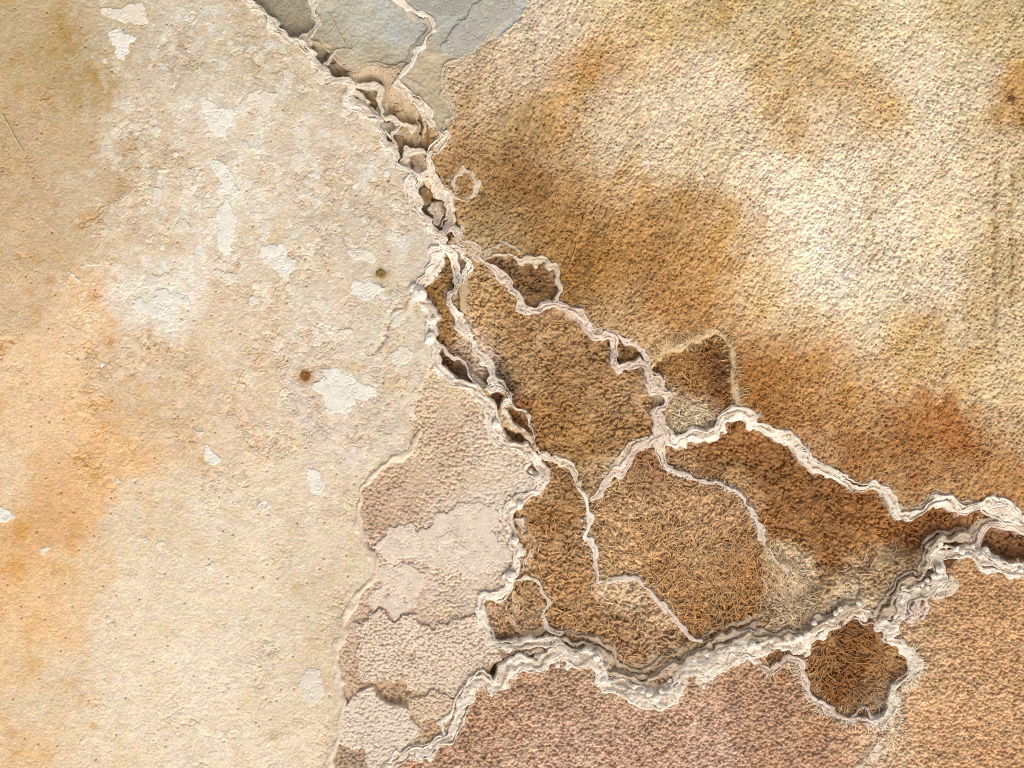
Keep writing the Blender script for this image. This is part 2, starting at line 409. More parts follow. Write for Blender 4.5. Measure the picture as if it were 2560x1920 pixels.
for k, (nm, poly, lv, kd) in enumerate(ZONES, 1):
    ZI[nm] = k
    w = win(np.clip(poly, (-110, -90), (2670, 2010)), 14)
    m = inside(poly, XW[w], YW[w])
    lab[w] = np.where(m, k, lab[w])
LEDGE_A = T('L', (-300,700), (0,600), (160,660), (300,650), (380,760), (440,860), (560,900), (700,930), (830,900), (930,830), (1080,760), (1250,710), (1400,620), (1600,560), (1800,520), (2000,560), (2150,500), (2300,430), (2450,330), (2600,250))
LEDGE_B = T('E', (980,1560), (1040,1420), (1130,1330), (1200,1220), (1330,1200), (1400,1080), (1380,980), (1480,900), (1600,860), (1750,880))
for l_ in (LEDGE_A, LEDGE_B):
    w = win(l_, 90)
    d_ = dist(l_, XW, YW, w, 85)[0]
    lab[w] = np.where((lab[w] == 0) & (d_ < 80) & (X[w] > 1400), ZI['apron'], lab[w])
l_ = T('F', (1700,0), (1950,300), (2300,500), (2300,1150), (1100,1250), (1500,600))
w = win(l_, 10)
lab[w] = np.where((lab[w] == 0) & inside(l_, XW[w], YW[w]), ZI['apron'], lab[w])
lev = np.array([-5] + [z[2] * (1.4 if z[3] in ('bed', 'chan') else 1) for z in ZONES], F)
kinds = ['slope'] + [z[3] for z in ZONES]
KN = ['slope', 'crust', 'pink', 'bottom', 'grey', 'chan', 'bed']
kidx = np.array([KN.index(k) for k in kinds])
KL = kidx[lab]
base = blur(lev[lab], 2, 2)
w = win(apron, 60); sm = blur(base[w].copy(), 9, 2); km = sstep(60, 10, dist(apron, X, Y, w, 70, True)[0]) ; base[w] = base[w] * (1 - km) + sm * km
# gentle lie of the land
base = base + 3.0 * fbm(X, Y, 420, 20, 2) * (KL <= 3)
base = base + np.where(KL == 0, 4 * sstep(1500, 2300, X) - 5 * np.exp(-(((X - 1420) / 260) ** 2 + ((Y - 560) / 240) ** 2)), 0)

# ------------------------------------------------------------------ colour of the stone and the algae, points set by eye
PTS = {
 'crust': [(60,60,180,155,112),(135,100,162,132,78),(130,180,170,140,88),(250,60,200,180,146),(400,80,210,194,168),(560,60,208,190,160),(500,110,212,196,166),(60,200,190,160,115),(60,300,196,165,120),(120,300,200,168,122),
   (300,300,215,192,160),(500,250,222,204,178),(700,300,220,200,172),(650,180,214,194,162),(60,420,208,174,130),(60,520,212,178,132),(170,420,210,180,138),(300,480,220,195,160),(500,450,226,208,182),(750,450,216,196,168),(860,420,222,206,180),(880,560,216,200,176),(600,560,222,202,172),
   (60,650,216,180,136),(150,700,222,185,140),(350,650,232,220,200),(500,700,226,200,165),(700,700,224,204,178),(850,680,218,202,176),(60,800,216,178,132),(100,900,218,178,130),(300,800,224,190,148),(300,900,222,186,140),(400,880,224,190,146),
   (220,980,212,165,108),(250,960,210,162,104),(500,900,228,200,165),(700,900,226,208,184),(800,850,222,204,178),(600,1000,230,208,176),(40,960,222,184,138),(130,1080,205,155,98),(100,1110,200,148,90),(190,1040,208,160,104),(60,1180,205,155,96),(20,1050,222,190,150),
   (300,1100,230,204,166),(500,1150,232,212,182),(700,1150,228,208,176),(30,1250,208,160,104),(80,1300,216,172,118),(160,1240,224,188,142),(300,1300,234,212,178),(450,1250,234,212,180),(600,1350,230,210,178),(700,1300,224,202,168),(100,1500,230,202,162),(30,1420,222,182,130),
   (300,1500,236,214,182),(450,1480,236,216,188),(600,1550,232,210,176),(700,1450,224,200,162),(60,1620,226,186,136),(200,1640,236,210,172),(500,1640,236,216,186)],
 'slope': [(1108,153,185,165,135),(1155,71,190,172,142),(1072,271,175,145,100),(1131,283,172,138,90),(1214,71,196,175,142),(1332,59,195,172,130),(1450,59,186,160,112),(1532,47,180,150,98),(1273,130,186,140,82),(1355,106,188,148,92),(1438,130,206,182,145),(1214,189,192,155,105),(1308,236,190,165,125),(1367,212,205,182,146),(1450,212,212,190,154),(1568,142,208,186,150),(1627,71,190,165,118),(1698,118,192,162,110),(1768,71,186,160,112),(1804,153,186,152,100),(1863,71,200,180,140),(1981,71,205,184,145),(2099,59,195,172,126),(2170,47,182,158,110),(2193,212,175,135,80),(1886,236,190,158,108),(1981,177,210,190,155),(2099,165,205,184,145),(1698,271,196,162,112),(1792,271,205,180,140),(1627,295,212,190,155),(1532,295,206,182,142),(1296,307,186,165,130),(1391,319,205,182,145),(1226,271,196,160,112),(1190,330,184,148,100),(1108,354,140,98,45),(1155,401,150,106,52),(1060,448,158,120,68),(1096,507,165,130,80),(1249,413,172,130,75),(1332,389,190,155,105),(1450,366,208,184,144),(1568,378,216,194,158),(1686,389,222,203,170),(1804,378,220,202,168),(1922,330,216,192,152),(2040,354,215,194,158),(2134,330,200,175,130),(2193,378,205,180,138),(1178,507,160,118,62),(1273,507,158,112,52),(1367,496,170,124,66),(1450,448,178,136,80),(1532,472,182,140,84),(1308,448,178,138,84),(1603,496,205,172,124),(1698,507,222,202,168),(1804,507,225,208,178),(1922,496,220,200,165),(2040,496,216,192,150),(2158,496,205,180,138),(1249,590,150,105,45),(1332,590,160,115,55),(1426,566,168,122,64),(1509,590,176,130,72),(1580,614,190,150,95),(1662,614,215,188,145),(1792,614,224,206,174),(1922,625,216,196,160),(2040,614,218,196,160),(2146,614,200,175,132),(1296,661,172,132,78),(1367,661,178,138,86),(1438,673,158,108,50),(1509,673,170,122,62),(1580,696,196,156,102),(1344,708,182,146,96),(1438,732,190,155,105),(1650,708,205,170,120),(1745,708,214,185,140),(1863,720,212,186,146),(1981,708,198,165,115),(2099,708,206,180,138),(2170,732,204,176,130),(1627,779,165,112,50),(1698,779,168,115,52),(1768,767,182,132,72),(1674,850,160,108,50),(1745,850,176,128,70),(1839,802,205,165,112),(1934,802,208,172,122),(2040,802,200,165,112),(2146,826,205,176,128),(1627,850,152,100,45),(1804,897,178,128,70),(1886,897,186,140,84),(1981,920,165,110,50),(2040,944,160,100,42),(2099,967,165,108,48),(2170,920,200,165,115),(1957,979,148,95,40),(2016,1003,172,128,75),(2099,1026,178,135,82),(1863,979,150,98,44),(1922,1026,170,128,78),(2170,1038,170,120,65),(1768,967,172,130,85),(1709,909,150,100,46),(1024,211,192,164,126),(1103,132,192,164,126),(1060,170,190,160,120),(1024,274,184,150,106),(1000,300,165,125,76),(1060,510,170,142,96),(1020,340,160,120,70)],
 'pink': [(960,850,216,192,162),(980,940,208,180,152),(900,950,214,190,160),(1060,960,222,200,176),(950,1040,212,186,158),(860,1060,206,176,150),(830,1090,200,170,144),(950,1100,214,192,172),(1050,1130,222,204,186),(900,1180,222,198,178),(850,1220,220,194,172),(960,1230,222,198,176),(1020,1280,216,194,172),(840,1330,208,180,158),
   (900,1380,216,190,166),(1000,1380,218,196,172),(800,1420,204,176,152),(860,1440,212,182,156),(960,1440,220,196,172),(800,1500,206,174,146),(860,1490,176,140,104),(960,1490,220,200,178),(1040,1400,196,170,142),(800,1560,222,200,180),(870,1560,224,200,172),(950,1580,200,168,134),(780,1620,180,154,132),(930,1620,180,146,110),(1080,1420,150,120,96),(930,1520,206,174,138),(860,1620,214,190,162)],
 'bottom': [(1050,1520,186,140,100),(1100,1600,196,156,124),(1250,1500,190,148,112),(1250,1620,200,160,130),(1450,1540,196,154,120),(1500,1640,196,156,126),(1650,1480,184,138,100),(1720,1540,186,142,106),(1750,1640,190,144,106),(1800,1600,188,136,92),(1900,1620,214,178,140),(1960,1500,206,158,106),(2050,1450,202,154,102),(2100,1550,210,160,108),(2150,1640,206,152,98),(2000,1620,208,158,106),(2080,1300,190,138,82),(2180,1280,190,140,86),(2170,1400,204,154,100),(2000,1350,186,142,92),(1970,1420,214,174,132)],
 'grey': [(610,30,140,128,104),(640,60,128,112,86),(630,10,150,140,122),(720,30,172,164,146),(700,90,166,154,130),(760,100,176,166,146),(800,60,178,172,158),(850,40,170,168,160),(880,80,162,160,152),(800,130,164,148,122),(850,140,168,156,134),(930,150,176,158,130),(920,110,180,162,136),(960,60,166,164,156),(1000,30,160,160,152),(1060,40,170,168,160),(1020,90,168,164,152),(1080,20,172,170,164),(940,200,170,154,126),(960,170,176,160,132)],
 'chan': [(700,130,150,138,114),(740,160,158,136,104),(800,170,186,162,130),(780,210,150,126,86),(820,240,158,130,88),(860,230,190,168,134),(880,280,176,146,104),(840,290,140,112,76),(880,340,140,110,66),(920,330,160,128,80),(900,370,186,162,128),(930,420,118,92,54),(945,460,116,96,56),(970,400,170,136,80),(1000,440,196,170,136),(1020,500,168,142,98),(990,520,186,168,140),(1010,570,190,170,142),(1150,1410,140,114,92),(1050,1440,166,134,106)],
 'bed': [(950,600,134,98,50),(940,650,136,98,48),(960,720,142,102,52),(970,780,106,74,46),(1000,790,100,70,46),(1010,740,206,176,146),(1030,800,200,168,140),(1070,830,84,64,44),(1060,880,126,78,40),(1110,910,136,92,50),(1110,950,116,92,62),(1160,1020,160,118,74),
   (1050,620,176,136,84),(1080,640,168,124,70),(1120,700,164,120,72),(1050,700,176,134,86),(1170,720,166,124,78),(1250,740,162,120,74),(1200,800,156,114,66),(1140,790,164,124,78),(1300,800,158,116,70),(1370,760,124,92,52),(1280,880,160,118,72),(1350,860,168,128,84),(1220,900,150,106,54),(1180,940,156,110,58),(1260,960,158,114,60),(1330,930,158,116,68),(1400,900,154,112,64),(1290,1030,176,140,96),
   (1150,600,112,78,42),(1170,570,120,82,44),(1120,590,116,88,56),(1480,790,150,106,56),(1530,760,132,90,48),(1560,800,110,72,36),(1500,840,146,102,54),(1550,860,128,86,42),(1480,890,192,168,134),(1520,890,196,172,138),(1440,880,176,148,110),(1580,880,118,76,38),
   (1420,1000,138,90,52),(1390,1040,162,120,78),(1350,1100,176,136,92),(1450,1100,170,130,88),(1550,1100,166,126,86),(1600,1080,160,120,80),(1400,1180,174,130,80),(1350,1200,180,140,92),(1500,1200,170,130,84),(1600,1180,156,114,70),(1450,1270,164,118,66),(1550,1280,160,118,70),(1500,1330,156,108,54),(1600,1330,146,100,50),(1560,1370,136,100,60),(1640,1250,150,102,50),(1700,1220,198,170,130),(1740,1260,206,182,150),(1680,1320,178,150,114),(1720,1310,196,172,140),
   (1500,1010,164,118,72),(1460,1000,176,136,94),(1550,1000,138,92,46),(1600,960,146,98,48),(1650,1000,128,84,42),(1700,1050,130,88,44),(1580,1040,166,124,76),(1750,1040,128,86,44),(1800,1080,132,88,44),(1760,1150,140,94,46),(1700,1130,146,98,48),(1850,1100,136,90,42),(1900,1150,146,98,48),(1850,1200,144,98,48),(1950,1130,132,84,38),(2000,1160,120,74,34),(2050,1130,136,88,44),(2100,1110,150,104,60),(1980,1190,98,64,36),(1900,1230,130,88,44),(1800,1220,140,94,48),(1780,1270,150,108,64),(1850,1290,196,168,132),(1880,1250,170,138,100),(1950,1230,160,128,90),(1815,1279,196,168,132),(1790,1310,176,146,108),(1850,1240,188,156,116),(1900,1225,200,170,130),(1750,1345,150,122,92),(1940,1250,150,122,88),
   (2160,1170,126,84,46),(2120,1180,132,90,54),(2190,1190,110,72,40),
   (1180,1060,172,130,82),(1230,1050,150,110,66),(1200,1120,150,106,56),(1240,1180,166,124,80),(1180,1200,172,126,78),(1220,1260,168,122,74),(1250,1340,166,122,78),(1200,1330,170,124,74),(1350,1290,190,158,122),(1330,1340,168,126,84),(1400,1350,172,132,92),(1350,1400,166,124,82),(1440,1390,162,124,88),(1420,1330,184,150,114),(1280,1390,160,116,72),
   (1070,1290,182,142,102),(1085,1340,190,152,112),(1145,1290,166,126,80),(1140,1340,180,140,100),(1100,1375,150,104,64),(1180,1370,150,112,74),
   (1840,1350,120,76,38),(1870,1390,138,92,46),(1820,1430,124,80,40),(1780,1420,150,106,60),(1900,1430,140,94,46),(1920,1420,160,118,72),(1820,1490,132,84,40),(1880,1480,140,96,52),(1850,1520,140,106,70),(1900,1510,170,140,108),(1740,1420,156,110,70)],
}
for k_, f_, ds_ in (('bed', 1.08, .22), ('bottom', 1.05, .2), ('slope', 1.03, .13), ('crust', 1.0, .28)):
    q_ = []
    for a, b, r, g, c in PTS[k_]:
        f2 = f_ * (1.10 if k_ == 'bed' and 1330 < a < 1680 and 1040 < b < 1350 else 1.0)
        mean_ = .36 * r + .44 * g + .2 * c
        d_ = ds_ * min(1, max(0, (mean_ - 90) / 50))
        q_.append((a, b, f2 * (r + d_ * (mean_ - r)), f2 * (g + d_ * (mean_ - g)), f2 * (c + d_ * (mean_ - c))))
    if k_ == 'slope':
        q_ = [(a, b, r * l_, g * l_, c * l_) for a, b, r, g, c in q_ for l_ in [1.06 if (a > 1270 and r < 200) or b < 160 else 1.02]]
    if k_ == 'crust':
        q_ = [(a, b, r * l_, g * l_, c * l_) for a, b, r, g, c in q_ for l_ in [1 + .15 * min(1, max(0, (200 - r) / 40 if a > 260 or b < 700 else (222 - r) / 20))] ]
    PTS[k_] = q_
GAIN = {'crust': (1.08, 1.03, .95), 'slope': (1.15, 1.14, 1.17), 'pink': (1.06, 1.06, 1.02), 'bottom': (1.13, 1.11, 1.08), 'grey': (1.27, 1.28, 1.22), 'chan': (1.15, 1.08, .98), 'bed': (1.2, 1.19, 1.1)}
def colour_field(kind, sigma, XX, YY):
    P = np.array(PTS[kind], dtype=np.float64)
    px, py = P[:, 0] * 1.15733, P[:, 1] * 1.15733
    c = lin(P[:, 2:]) * np.array(GAIN[kind])
    cx = np.arange(-200, 2800, 12); cy = np.arange(-200, 2150, 12)
    A, B = np.meshgrid(cx, cy)
    num = np.zeros(A.shape + (3,)); den = np.zeros(A.shape)
    for k in range(len(P)):
        d2 = (A - px[k]) ** 2 + (B - py[k]) ** 2
        wgt = np.exp(-d2 / (2 * sigma ** 2)) + 1e-9 / (1 + d2)
        num += wgt[..., None] * c[k]; den += wgt
    fld = (num / den[..., None]).astype(F)
    u = np.clip((XX + 200) / 12, 0, len(cx) - 1.001); v = np.clip((YY + 200) / 12, 0, len(cy) - 1.001)
    i = u.astype(np.int32); j = v.astype(np.int32); fu = (u - i)[..., None]; fv = (v - j)[..., None]
    return (fld[j, i] * (1 - fu) + fld[j, i + 1] * fu) * (1 - fv) + (fld[j + 1, i] * (1 - fu) + fld[j + 1, i + 1] * fu) * fv

warpx = 28 * fbm(X, Y, 90, 30, 4); warpy = 28 * fbm(X, Y, 90, 34, 4)
g1, g2, gid = worley(X + 7 * W1x + 5 * W2x, Y + 7 * W1y + 5 * W2y, 24, 37)
warpx = warpx + 26 * (gid - .5) + 14 * fbm(X, Y, 20, 38, 2); warpy = warpy + 26 * ((gid * 7.7) % 1.0 - .5) + 14 * fbm(X, Y, 20, 39, 2)
SIG = {'crust': 44, 'slope': 42, 'pink': 34, 'bottom': 60, 'grey': 26, 'chan': 18, 'bed': 24}
ALB = np.zeros(X.shape + (3,), F)
EXPO = 1.12        # even-light brightness of a flat white surface
for k in KN:
    m = KL == KN.index(k)
    wp = 0.35 if k in ('bed', 'chan', 'grey') else 1.0
    ALB[m] = colour_field(k, SIG[k], (X + wp * warpx)[m], (Y + wp * warpy)[m]) / EXPO
ALB = blur(ALB, 1, 1)

# ------------------------------------------------------------------ relief of every kind of ground
relief = np.zeros(X.shape, F); tone = np.ones(X.shape, F); tint = np.zeros(X.shape + (3,), F)
def mm(k): return KL == KN.index(k)
# crust: scales with open cracks, low plates, scattered pits
m = mm('crust')
xx, yy = X[m], Y[m]
wxx = xx + 7 * W1x[m] + 5 * W2x[m] + 2 * W3x[m]; wyy = yy + 7 * W1y[m] + 5 * W2y[m] + 2 * W3y[m]
a1, a2, aid = worley(wxx, wyy, 34, 40)
b1, b2, bid = worley(wxx, wyy, 13, 41)
c1, c2, cid = worley(wxx, wyy, 7, 42)
n1 = fbm(xx, yy, 110, 43, 2); n2 = vnoise(xx, yy, 40, 45)
act = sstep(-0.35, 0.45, n1 + 0.5 * n2 - 0.35 * sstep(900, 1600, yy) - 0.35 * sstep(500, 100, xx) + 0.25 * sstep(500, 900, xx))
k1_ = (1 - sstep(0.0, 0.11, a2 - a1)) * sstep(0.2, 0.8, act) * sstep(-0.35, 0.3, vnoise(xx, yy, 22, 46))
k2_ = (1 - sstep(0.0, 0.17, b2 - b1)) * (0.35 + 0.65 * act) * sstep(-0.25, 0.4, vnoise(xx, yy, 18, 47))
k3_ = (1 - sstep(0.0, 0.3, c2 - c1)) * (0.4 + 0.6 * act) * sstep(-0.1, 0.6, vnoise(xx, yy, 11, 48))
rl = -2.4 * k1_ - 2.6 * k2_ - 2.0 * k3_ + 0.9 * np.clip(1 - (c1 / .7) ** 2, 0, 1)
rl += 0.9 * (aid - .5) * act + 0.6 * (bid - .5) + 0.5 * (cid - .5) + 0.6 * fbm(xx, yy, 16, 49, 3)
p1, p2, pid = worley(xx, yy, 19, 52)
rl -= 5.5 * (1 - sstep(0.06, 0.18, p1)) * (pid > 0.95)
relief[m] = rl
tn = 1 + 0.13 * (bid - .5) * (0.5 + act) + 0.12 * (aid - .5) * act + 0.08 * (cid - .5) + 0.07 * fbm(xx, yy, 30, 53, 3)
pale = sstep(0.31, 0.38, fbm(xx, yy, 24, 56, 3) + 0.42 * (aid - .5) + 0.30 * (bid - .5) + .10 * (cid - .5) + .16 * np.exp(-(((xx - 520) / 330) ** 2 + ((yy - 420) / 330) ** 2))) * (0.25 + 0.75 * sstep(1250, 500, yy)) * sstep(40, 300, xx)
tone[m] = tn
tint[m] = np.stack([pale * 0.045, pale * 0.085, pale * 0.10], -1)
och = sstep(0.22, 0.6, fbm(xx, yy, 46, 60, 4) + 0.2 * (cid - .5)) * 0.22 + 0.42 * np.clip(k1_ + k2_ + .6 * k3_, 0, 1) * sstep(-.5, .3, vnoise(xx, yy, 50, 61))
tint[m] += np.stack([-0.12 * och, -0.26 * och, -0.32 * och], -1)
# slope: combed algae grain, drawn out towards the upper right
m = mm('slope')
xx, yy = X[m], Y[m]
ang = math.radians(62)
flow = 0.35 * fbm(xx, yy, 300, 62, 2)
ca, sa = np.cos(ang + flow), np.sin(ang + flow)
cx0, cy0 = 1800, 500
def rot(fx, fy, a):
    c, s = math.cos(a), math.sin(a)
    return (fx * c - fy * s), (fx * s + fy * c)
u, v = rot(xx + 14 * vnoise(xx, yy, 120, 64), yy + 14 * vnoise(xx, yy, 120, 65), ang)
a1, a2, aid = worley(u + 2.5 * W2x[m], v * 1.0 + 2 * W2y[m], 6.8, 66)
u2, v2 = u / 1.9, v
b1, b2, bid = worley(u2 + 2 * W2x[m], v2 + 1.5 * W2y[m], 7.8, 67)
brown = sstep(0.42, 0.2, ALB[m][:, 1])
gapn = sstep(-0.45, 0.35, vnoise(xx, yy, 15, 68) + 0.7 * fbm(u / 2.2, v, 34, 69, 2))
rl = 1.6 * np.clip(1 - (b1 / .72) ** 2, 0, 1) + 1.2 * np.clip(1 - (a1 / .72) ** 2, 0, 1) - 3.2 * gapn * sstep(.48, .8, b1) - 2.4 * gapn * sstep(.5, .8, a1) - 1.0 * gapn * (1 - sstep(0.0, 0.35, a2 - a1))
rl += 1.8 * (bid - .5) + 1.6 * (aid - .5) + 1.8 * fbm(u / 2.4, v, 30, 72, 3) + 5.0 * fbm(u / 1.8, v, 100, 76, 3)
p1, p2, pid = worley(u / 1.3, v, 11, 78)
patch = sstep(-.5, .4, fbm(xx, yy, 110, 79, 2))
rl -= 6.5 * (1 - sstep(0.10, 0.25, p1)) * (pid > 0.78 - .4 * patch)
relief[m] = rl
tone[m] = 1 + 0.24 * (bid - .5) + 0.18 * (aid - .5) + 0.20 * fbm(u / 2.2, v, 50, 80, 4) * (1.2 - sstep(.2, .5, ALB[m][:, 1]) * .6)
ol = sstep(0.0, 0.5, fbm(u / 2.0, v, 60, 84, 3)) * sstep(.2, .4, ALB[m][:, 1]) * 0.05
tint[m] = np.stack([-ol * .9, -ol * 1.2, -ol * 1.5], -1)
del u, v, u2, v2
# pool beds: clotted algae with deep gaps
m = mm('bed')
xx, yy = X[m], Y[m]
wxx = xx + 3 * W2x[m]; wyy = yy + 3 * W2y[m]
a1, a2, aid = worley(wxx, wyy, 7.8, 90)
b1, b2, bid = worley(wxx, wyy, 17, 91)
gapn = sstep(-0.5, 0.4, vnoise(xx, yy, 17, 92) + 0.4 * vnoise(xx, yy, 60, 93))
rl = 2.4 * np.clip(1 - (a1 / .70) ** 2, 0, 1) - 6.5 * gapn * sstep(.46, .78, a1) - 1.5 * (1 - sstep(0.0, 0.35, a2 - a1)) * gapn - 2.5 * (1 - sstep(0, 0.2, b2 - b1)) * gapn
rl += 4.2 * (aid - .5) + 3.0 * (bid - .5) + 3.0 * fbm(xx, yy, 40, 94, 3)
relief[m] = rl
tone[m] = 1 + 0.40 * (aid - .5) + 0.14 * (bid - .5) + 0.16 * fbm(xx, yy, 40, 97, 3) + .16 * fbm(xx, yy, 110, 98, 3)
# granular shelf at the bottom
m = mm('bottom')
xx, yy = X[m], Y[m]
wxx = xx + 2.5 * W2x[m]; wyy = yy + 2.5 * W2y[m]
a1, a2, aid = worley(wxx, wyy, 7.4, 100)
b1, b2, bid = worley(wxx, wyy, 13, 101)
gapn = sstep(-0.6, 0.35, vnoise(xx, yy, 13, 102))
right = sstep(1950, 2250, xx)
rl = 2.6 * np.clip(1 - (a1 / .70) ** 2, 0, 1) - (4.4 - 1.2 * right) * (.3 + .7 * gapn) * sstep(.44, .76, a1) - 1.6 * (1 - sstep(0.0, 0.35, a2 - a1)) * (.4 + .6 * gapn) - 2.0 * (1 - sstep(0, 0.22, b2 - b1)) * gapn
rl += 2.6 * (aid - .5) + 1.6 * (bid - .5) + 2.0 * fbm(xx, yy, 36, 103, 3)
relief[m] = rl
tone[m] = 1 + 0.56 * (aid - .5) + 0.2 * (bid - .5) + 0.16 * fbm(xx, yy, 36, 106, 3)
rd = sstep(0.1, 0.5, fbm(xx, yy, 70, 108, 3)) * (1 - right) * .5
tint[m] = np.stack([-0.02 * rd, -0.05 * rd, -0.06 * rd], -1)
# pink pool: fine grit, smoother in places
m = mm('pink')
xx, yy = X[m], Y[m]
a1, a2, aid = worley(xx + 2 * W2x[m], yy + 2 * W2y[m], 7.4, 110)
gr = .45 + .55 * sstep(-0.6, 0.2, vnoise(xx, yy, 70, 111) + 0.4 * vnoise(xx, yy, 25, 112))
rl = 1.8 * np.clip(1 - (a1 / .70) ** 2, 0, 1) * gr - 3.8 * gr * sstep(.48, .78, a1) - 1.0 * (1 - sstep(0.0, 0.35, a2 - a1)) * gr * sstep(-0.6, 0.3, vnoise(xx, yy, 12, 113)) + 2.0 * (aid - .5) * gr + 1.8 * fbm(xx, yy, 34, 114, 3)
relief[m] = rl
tone[m] = 1 + 0.28 * (aid - .5) * gr + 0.10 * fbm(xx, yy, 34, 117, 3)
# grey silt: soft, with thin broken sheets
m = mm('grey')
xx, yy = X[m], Y[m]
a1, a2, aid = worley(xx + 9 * W1x[m] + 5 * W2x[m], yy + 9 * W1y[m] + 5 * W2y[m], 74, 120)
rl = 1.0 * (aid - .5) + 2.6 * fbm(xx, yy, 40, 121, 3) + 1.6 * fbm(xx, yy, 6, 124, 2)
relief[m] = rl
tone[m] = 1 + 0.10 * (aid - .5) + 0.10 * fbm(xx, yy, 30, 126, 3)
# channel: broken lumps
m = mm('chan')
xx, yy = X[m], Y[m]
a1, a2, aid = worley(xx + 6 * W1x[m] + 4 * W2x[m], yy + 6 * W1y[m] + 4 * W2y[m], 36, 130)
b1, b2, bid = worley(xx + 2 * W2x[m], yy + 2 * W2y[m], 12, 131)
rl = 10 * (aid - .55) - 5 * (1 - sstep(0, 0.15, a2 - a1)) + 1.8 * (bid - .5) + 2.5 * fbm(xx, yy, 18, 132, 3)
relief[m] = rl
tone[m] = 1 + 0.35 * (aid - .5) + 0.12 * fbm(xx, yy, 18, 135, 3)

ZG = base + blur(relief, 1, 1) * 0.4 + relief * 0.6
BMAX = base.copy()
for r_ in (7, 14):
    for a_ in range(8):
        dx_ = int(round(r_ * math.cos(a_ * math.pi / 4))); dy_ = int(round(r_ * math.sin(a_ * math.pi / 4)))
        BMAX = np.maximum(BMAX, np.roll(np.roll(base, dy_, 0), dx_, 1))
BMAX = blur(BMAX, 8, 2)
# a few single marks of the land: long grooves and low steps
STAIN0 = []
def groove(pts, depth, wdt, warpamp=1.0):
    p = chaikin(pts, 2); w = win(p, wdt * 4)
    d, s, al = dist(p, XW, YW, w, wdt * 4)
    nz = 0.5 + 0.5 * sstep(-0.4, 0.3, vnoise(X[w], Y[w], 9, 140))
    ZG[w] -= depth * np.exp(-(d / wdt) ** 2) * nz
for tr_ in ([(2489, 400), (2486, 500), (2490, 640), (2484, 880)], [(2532, 420), (2527, 560), (2531, 760)]):
    w = win(tr_, 40); d_ = dist(chaikin(tr_, 2), XW, YW, w, 40)[0]
    k_ = (.5 * np.exp(-(d_ / 7) ** 2) * sstep(-.5, .2, vnoise(X[w], Y[w], 26, 142)))[..., None]
    STAIN0.append((w, k_))
groove([(2489, 420), (2486, 500), (2490, 600), (2484, 700), (2490, 790), (2484, 860)], 6, 5)
groove([(2530, 430), (2526, 520), (2530, 640), (2524, 760)], 2.5, 5)
groove(T('H', (310,180), (320,300), (325,480), (305,600), (300,720)), 8, 4)
groove(T('H', (320,760), (450,800), (600,790)), 3, 5)
groove(T('B', (240,200), (250,350), (260,480), (290,560)), 3.5, 3.5)
groove(T('B', (375,330), (390,420), (410,530)), 4.5, 3.5)
groove(T('B', (350,1280), (280,1400), (230,1520), (180,1640)), 3.5, 5)
groove(T('O', (1760,540), (1660,640), (1640,740), (1590,860), (1500,980)), 4.5, 4)
groove(T('V', (815,755), (835,725), (855,700)), 2.5, 3)
groove(T('V', (1405,925), (1480,880), (1530,862)), 5, 5)
groove(T('V', (855,660), (845,690), (835,720), (815,750)), 3, 4)
hue = np.stack([fbm(X, Y, 15, 300, 2), fbm(X, Y, 17, 303, 2), fbm(X, Y, 14, 306, 2)], -1)
hue = hue * np.array([0.045, 0.05, 0.075], F) + np.array([0.025, 0.04, 0.07], F) * fbm(X, Y, 44, 309, 2)[..., None]
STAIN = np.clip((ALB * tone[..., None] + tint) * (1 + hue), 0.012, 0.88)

for w, k_ in STAIN0:
    STAIN[w] = STAIN[w] * (1 - k_) + k_ * lin((140, 108, 62)).astype(F)
# ------------------------------------------------------------------ loose algae tufts and rusty spots stain the ground round them
def spot(x, y, r, c, a):
    w = win([(x, y)], r * 3)
    d = np.hypot(XW[w] - x, YW[w] - y)
    k = (a * np.exp(-(d / r) ** 2))[..., None]
    STAIN[w] = STAIN[w] * (1 - k) + k * lin(c).astype(F)
for x, y, r, c, a in [(763, 941, 22, (160, 108, 46), .85), (952, 685, 18, (160, 128, 66), .8), (279, 854, 10, (196, 140, 74), .7), (126, 702, 14, (186, 132, 70), .6), (283, 702, 10, (200, 152, 96), .6),
                      (233, 1813, 9, (206, 160, 100), .8), (506, 1365, 18, (222, 188, 140), .7), (2531, 247, 12, (130, 84, 36), .85), (895, 915, 8, (216, 176, 128), .6), (980, 960, 22, (212, 176, 120), .6),
                      (300, 475, 26, (168, 134, 76), .6), (405, 1012, 9, (206, 164, 110), .6), (27, 1832, 10, (190, 140, 84), .6), (2410, 1120, 24, (170, 100, 40), .7), (2290, 1195, 22, (160, 92, 36), .6)]:
    spot(x, y, r, c, a)

# ------------------------------------------------------------------ rims
WHITE = lin((251, 238, 220)) / EXPO
CREAM = lin((236, 216, 190)) / EXPO
PINKW = lin((238, 216, 198)) / EXPO
GREYL = lin((196, 174, 148)) / EXPO  # grey of upper rim sides in shade, put into their colour
BROWNR = lin((176, 140, 100)) / EXPO
def sample(A, x, y):
    return A[iy(y), ix(x)]

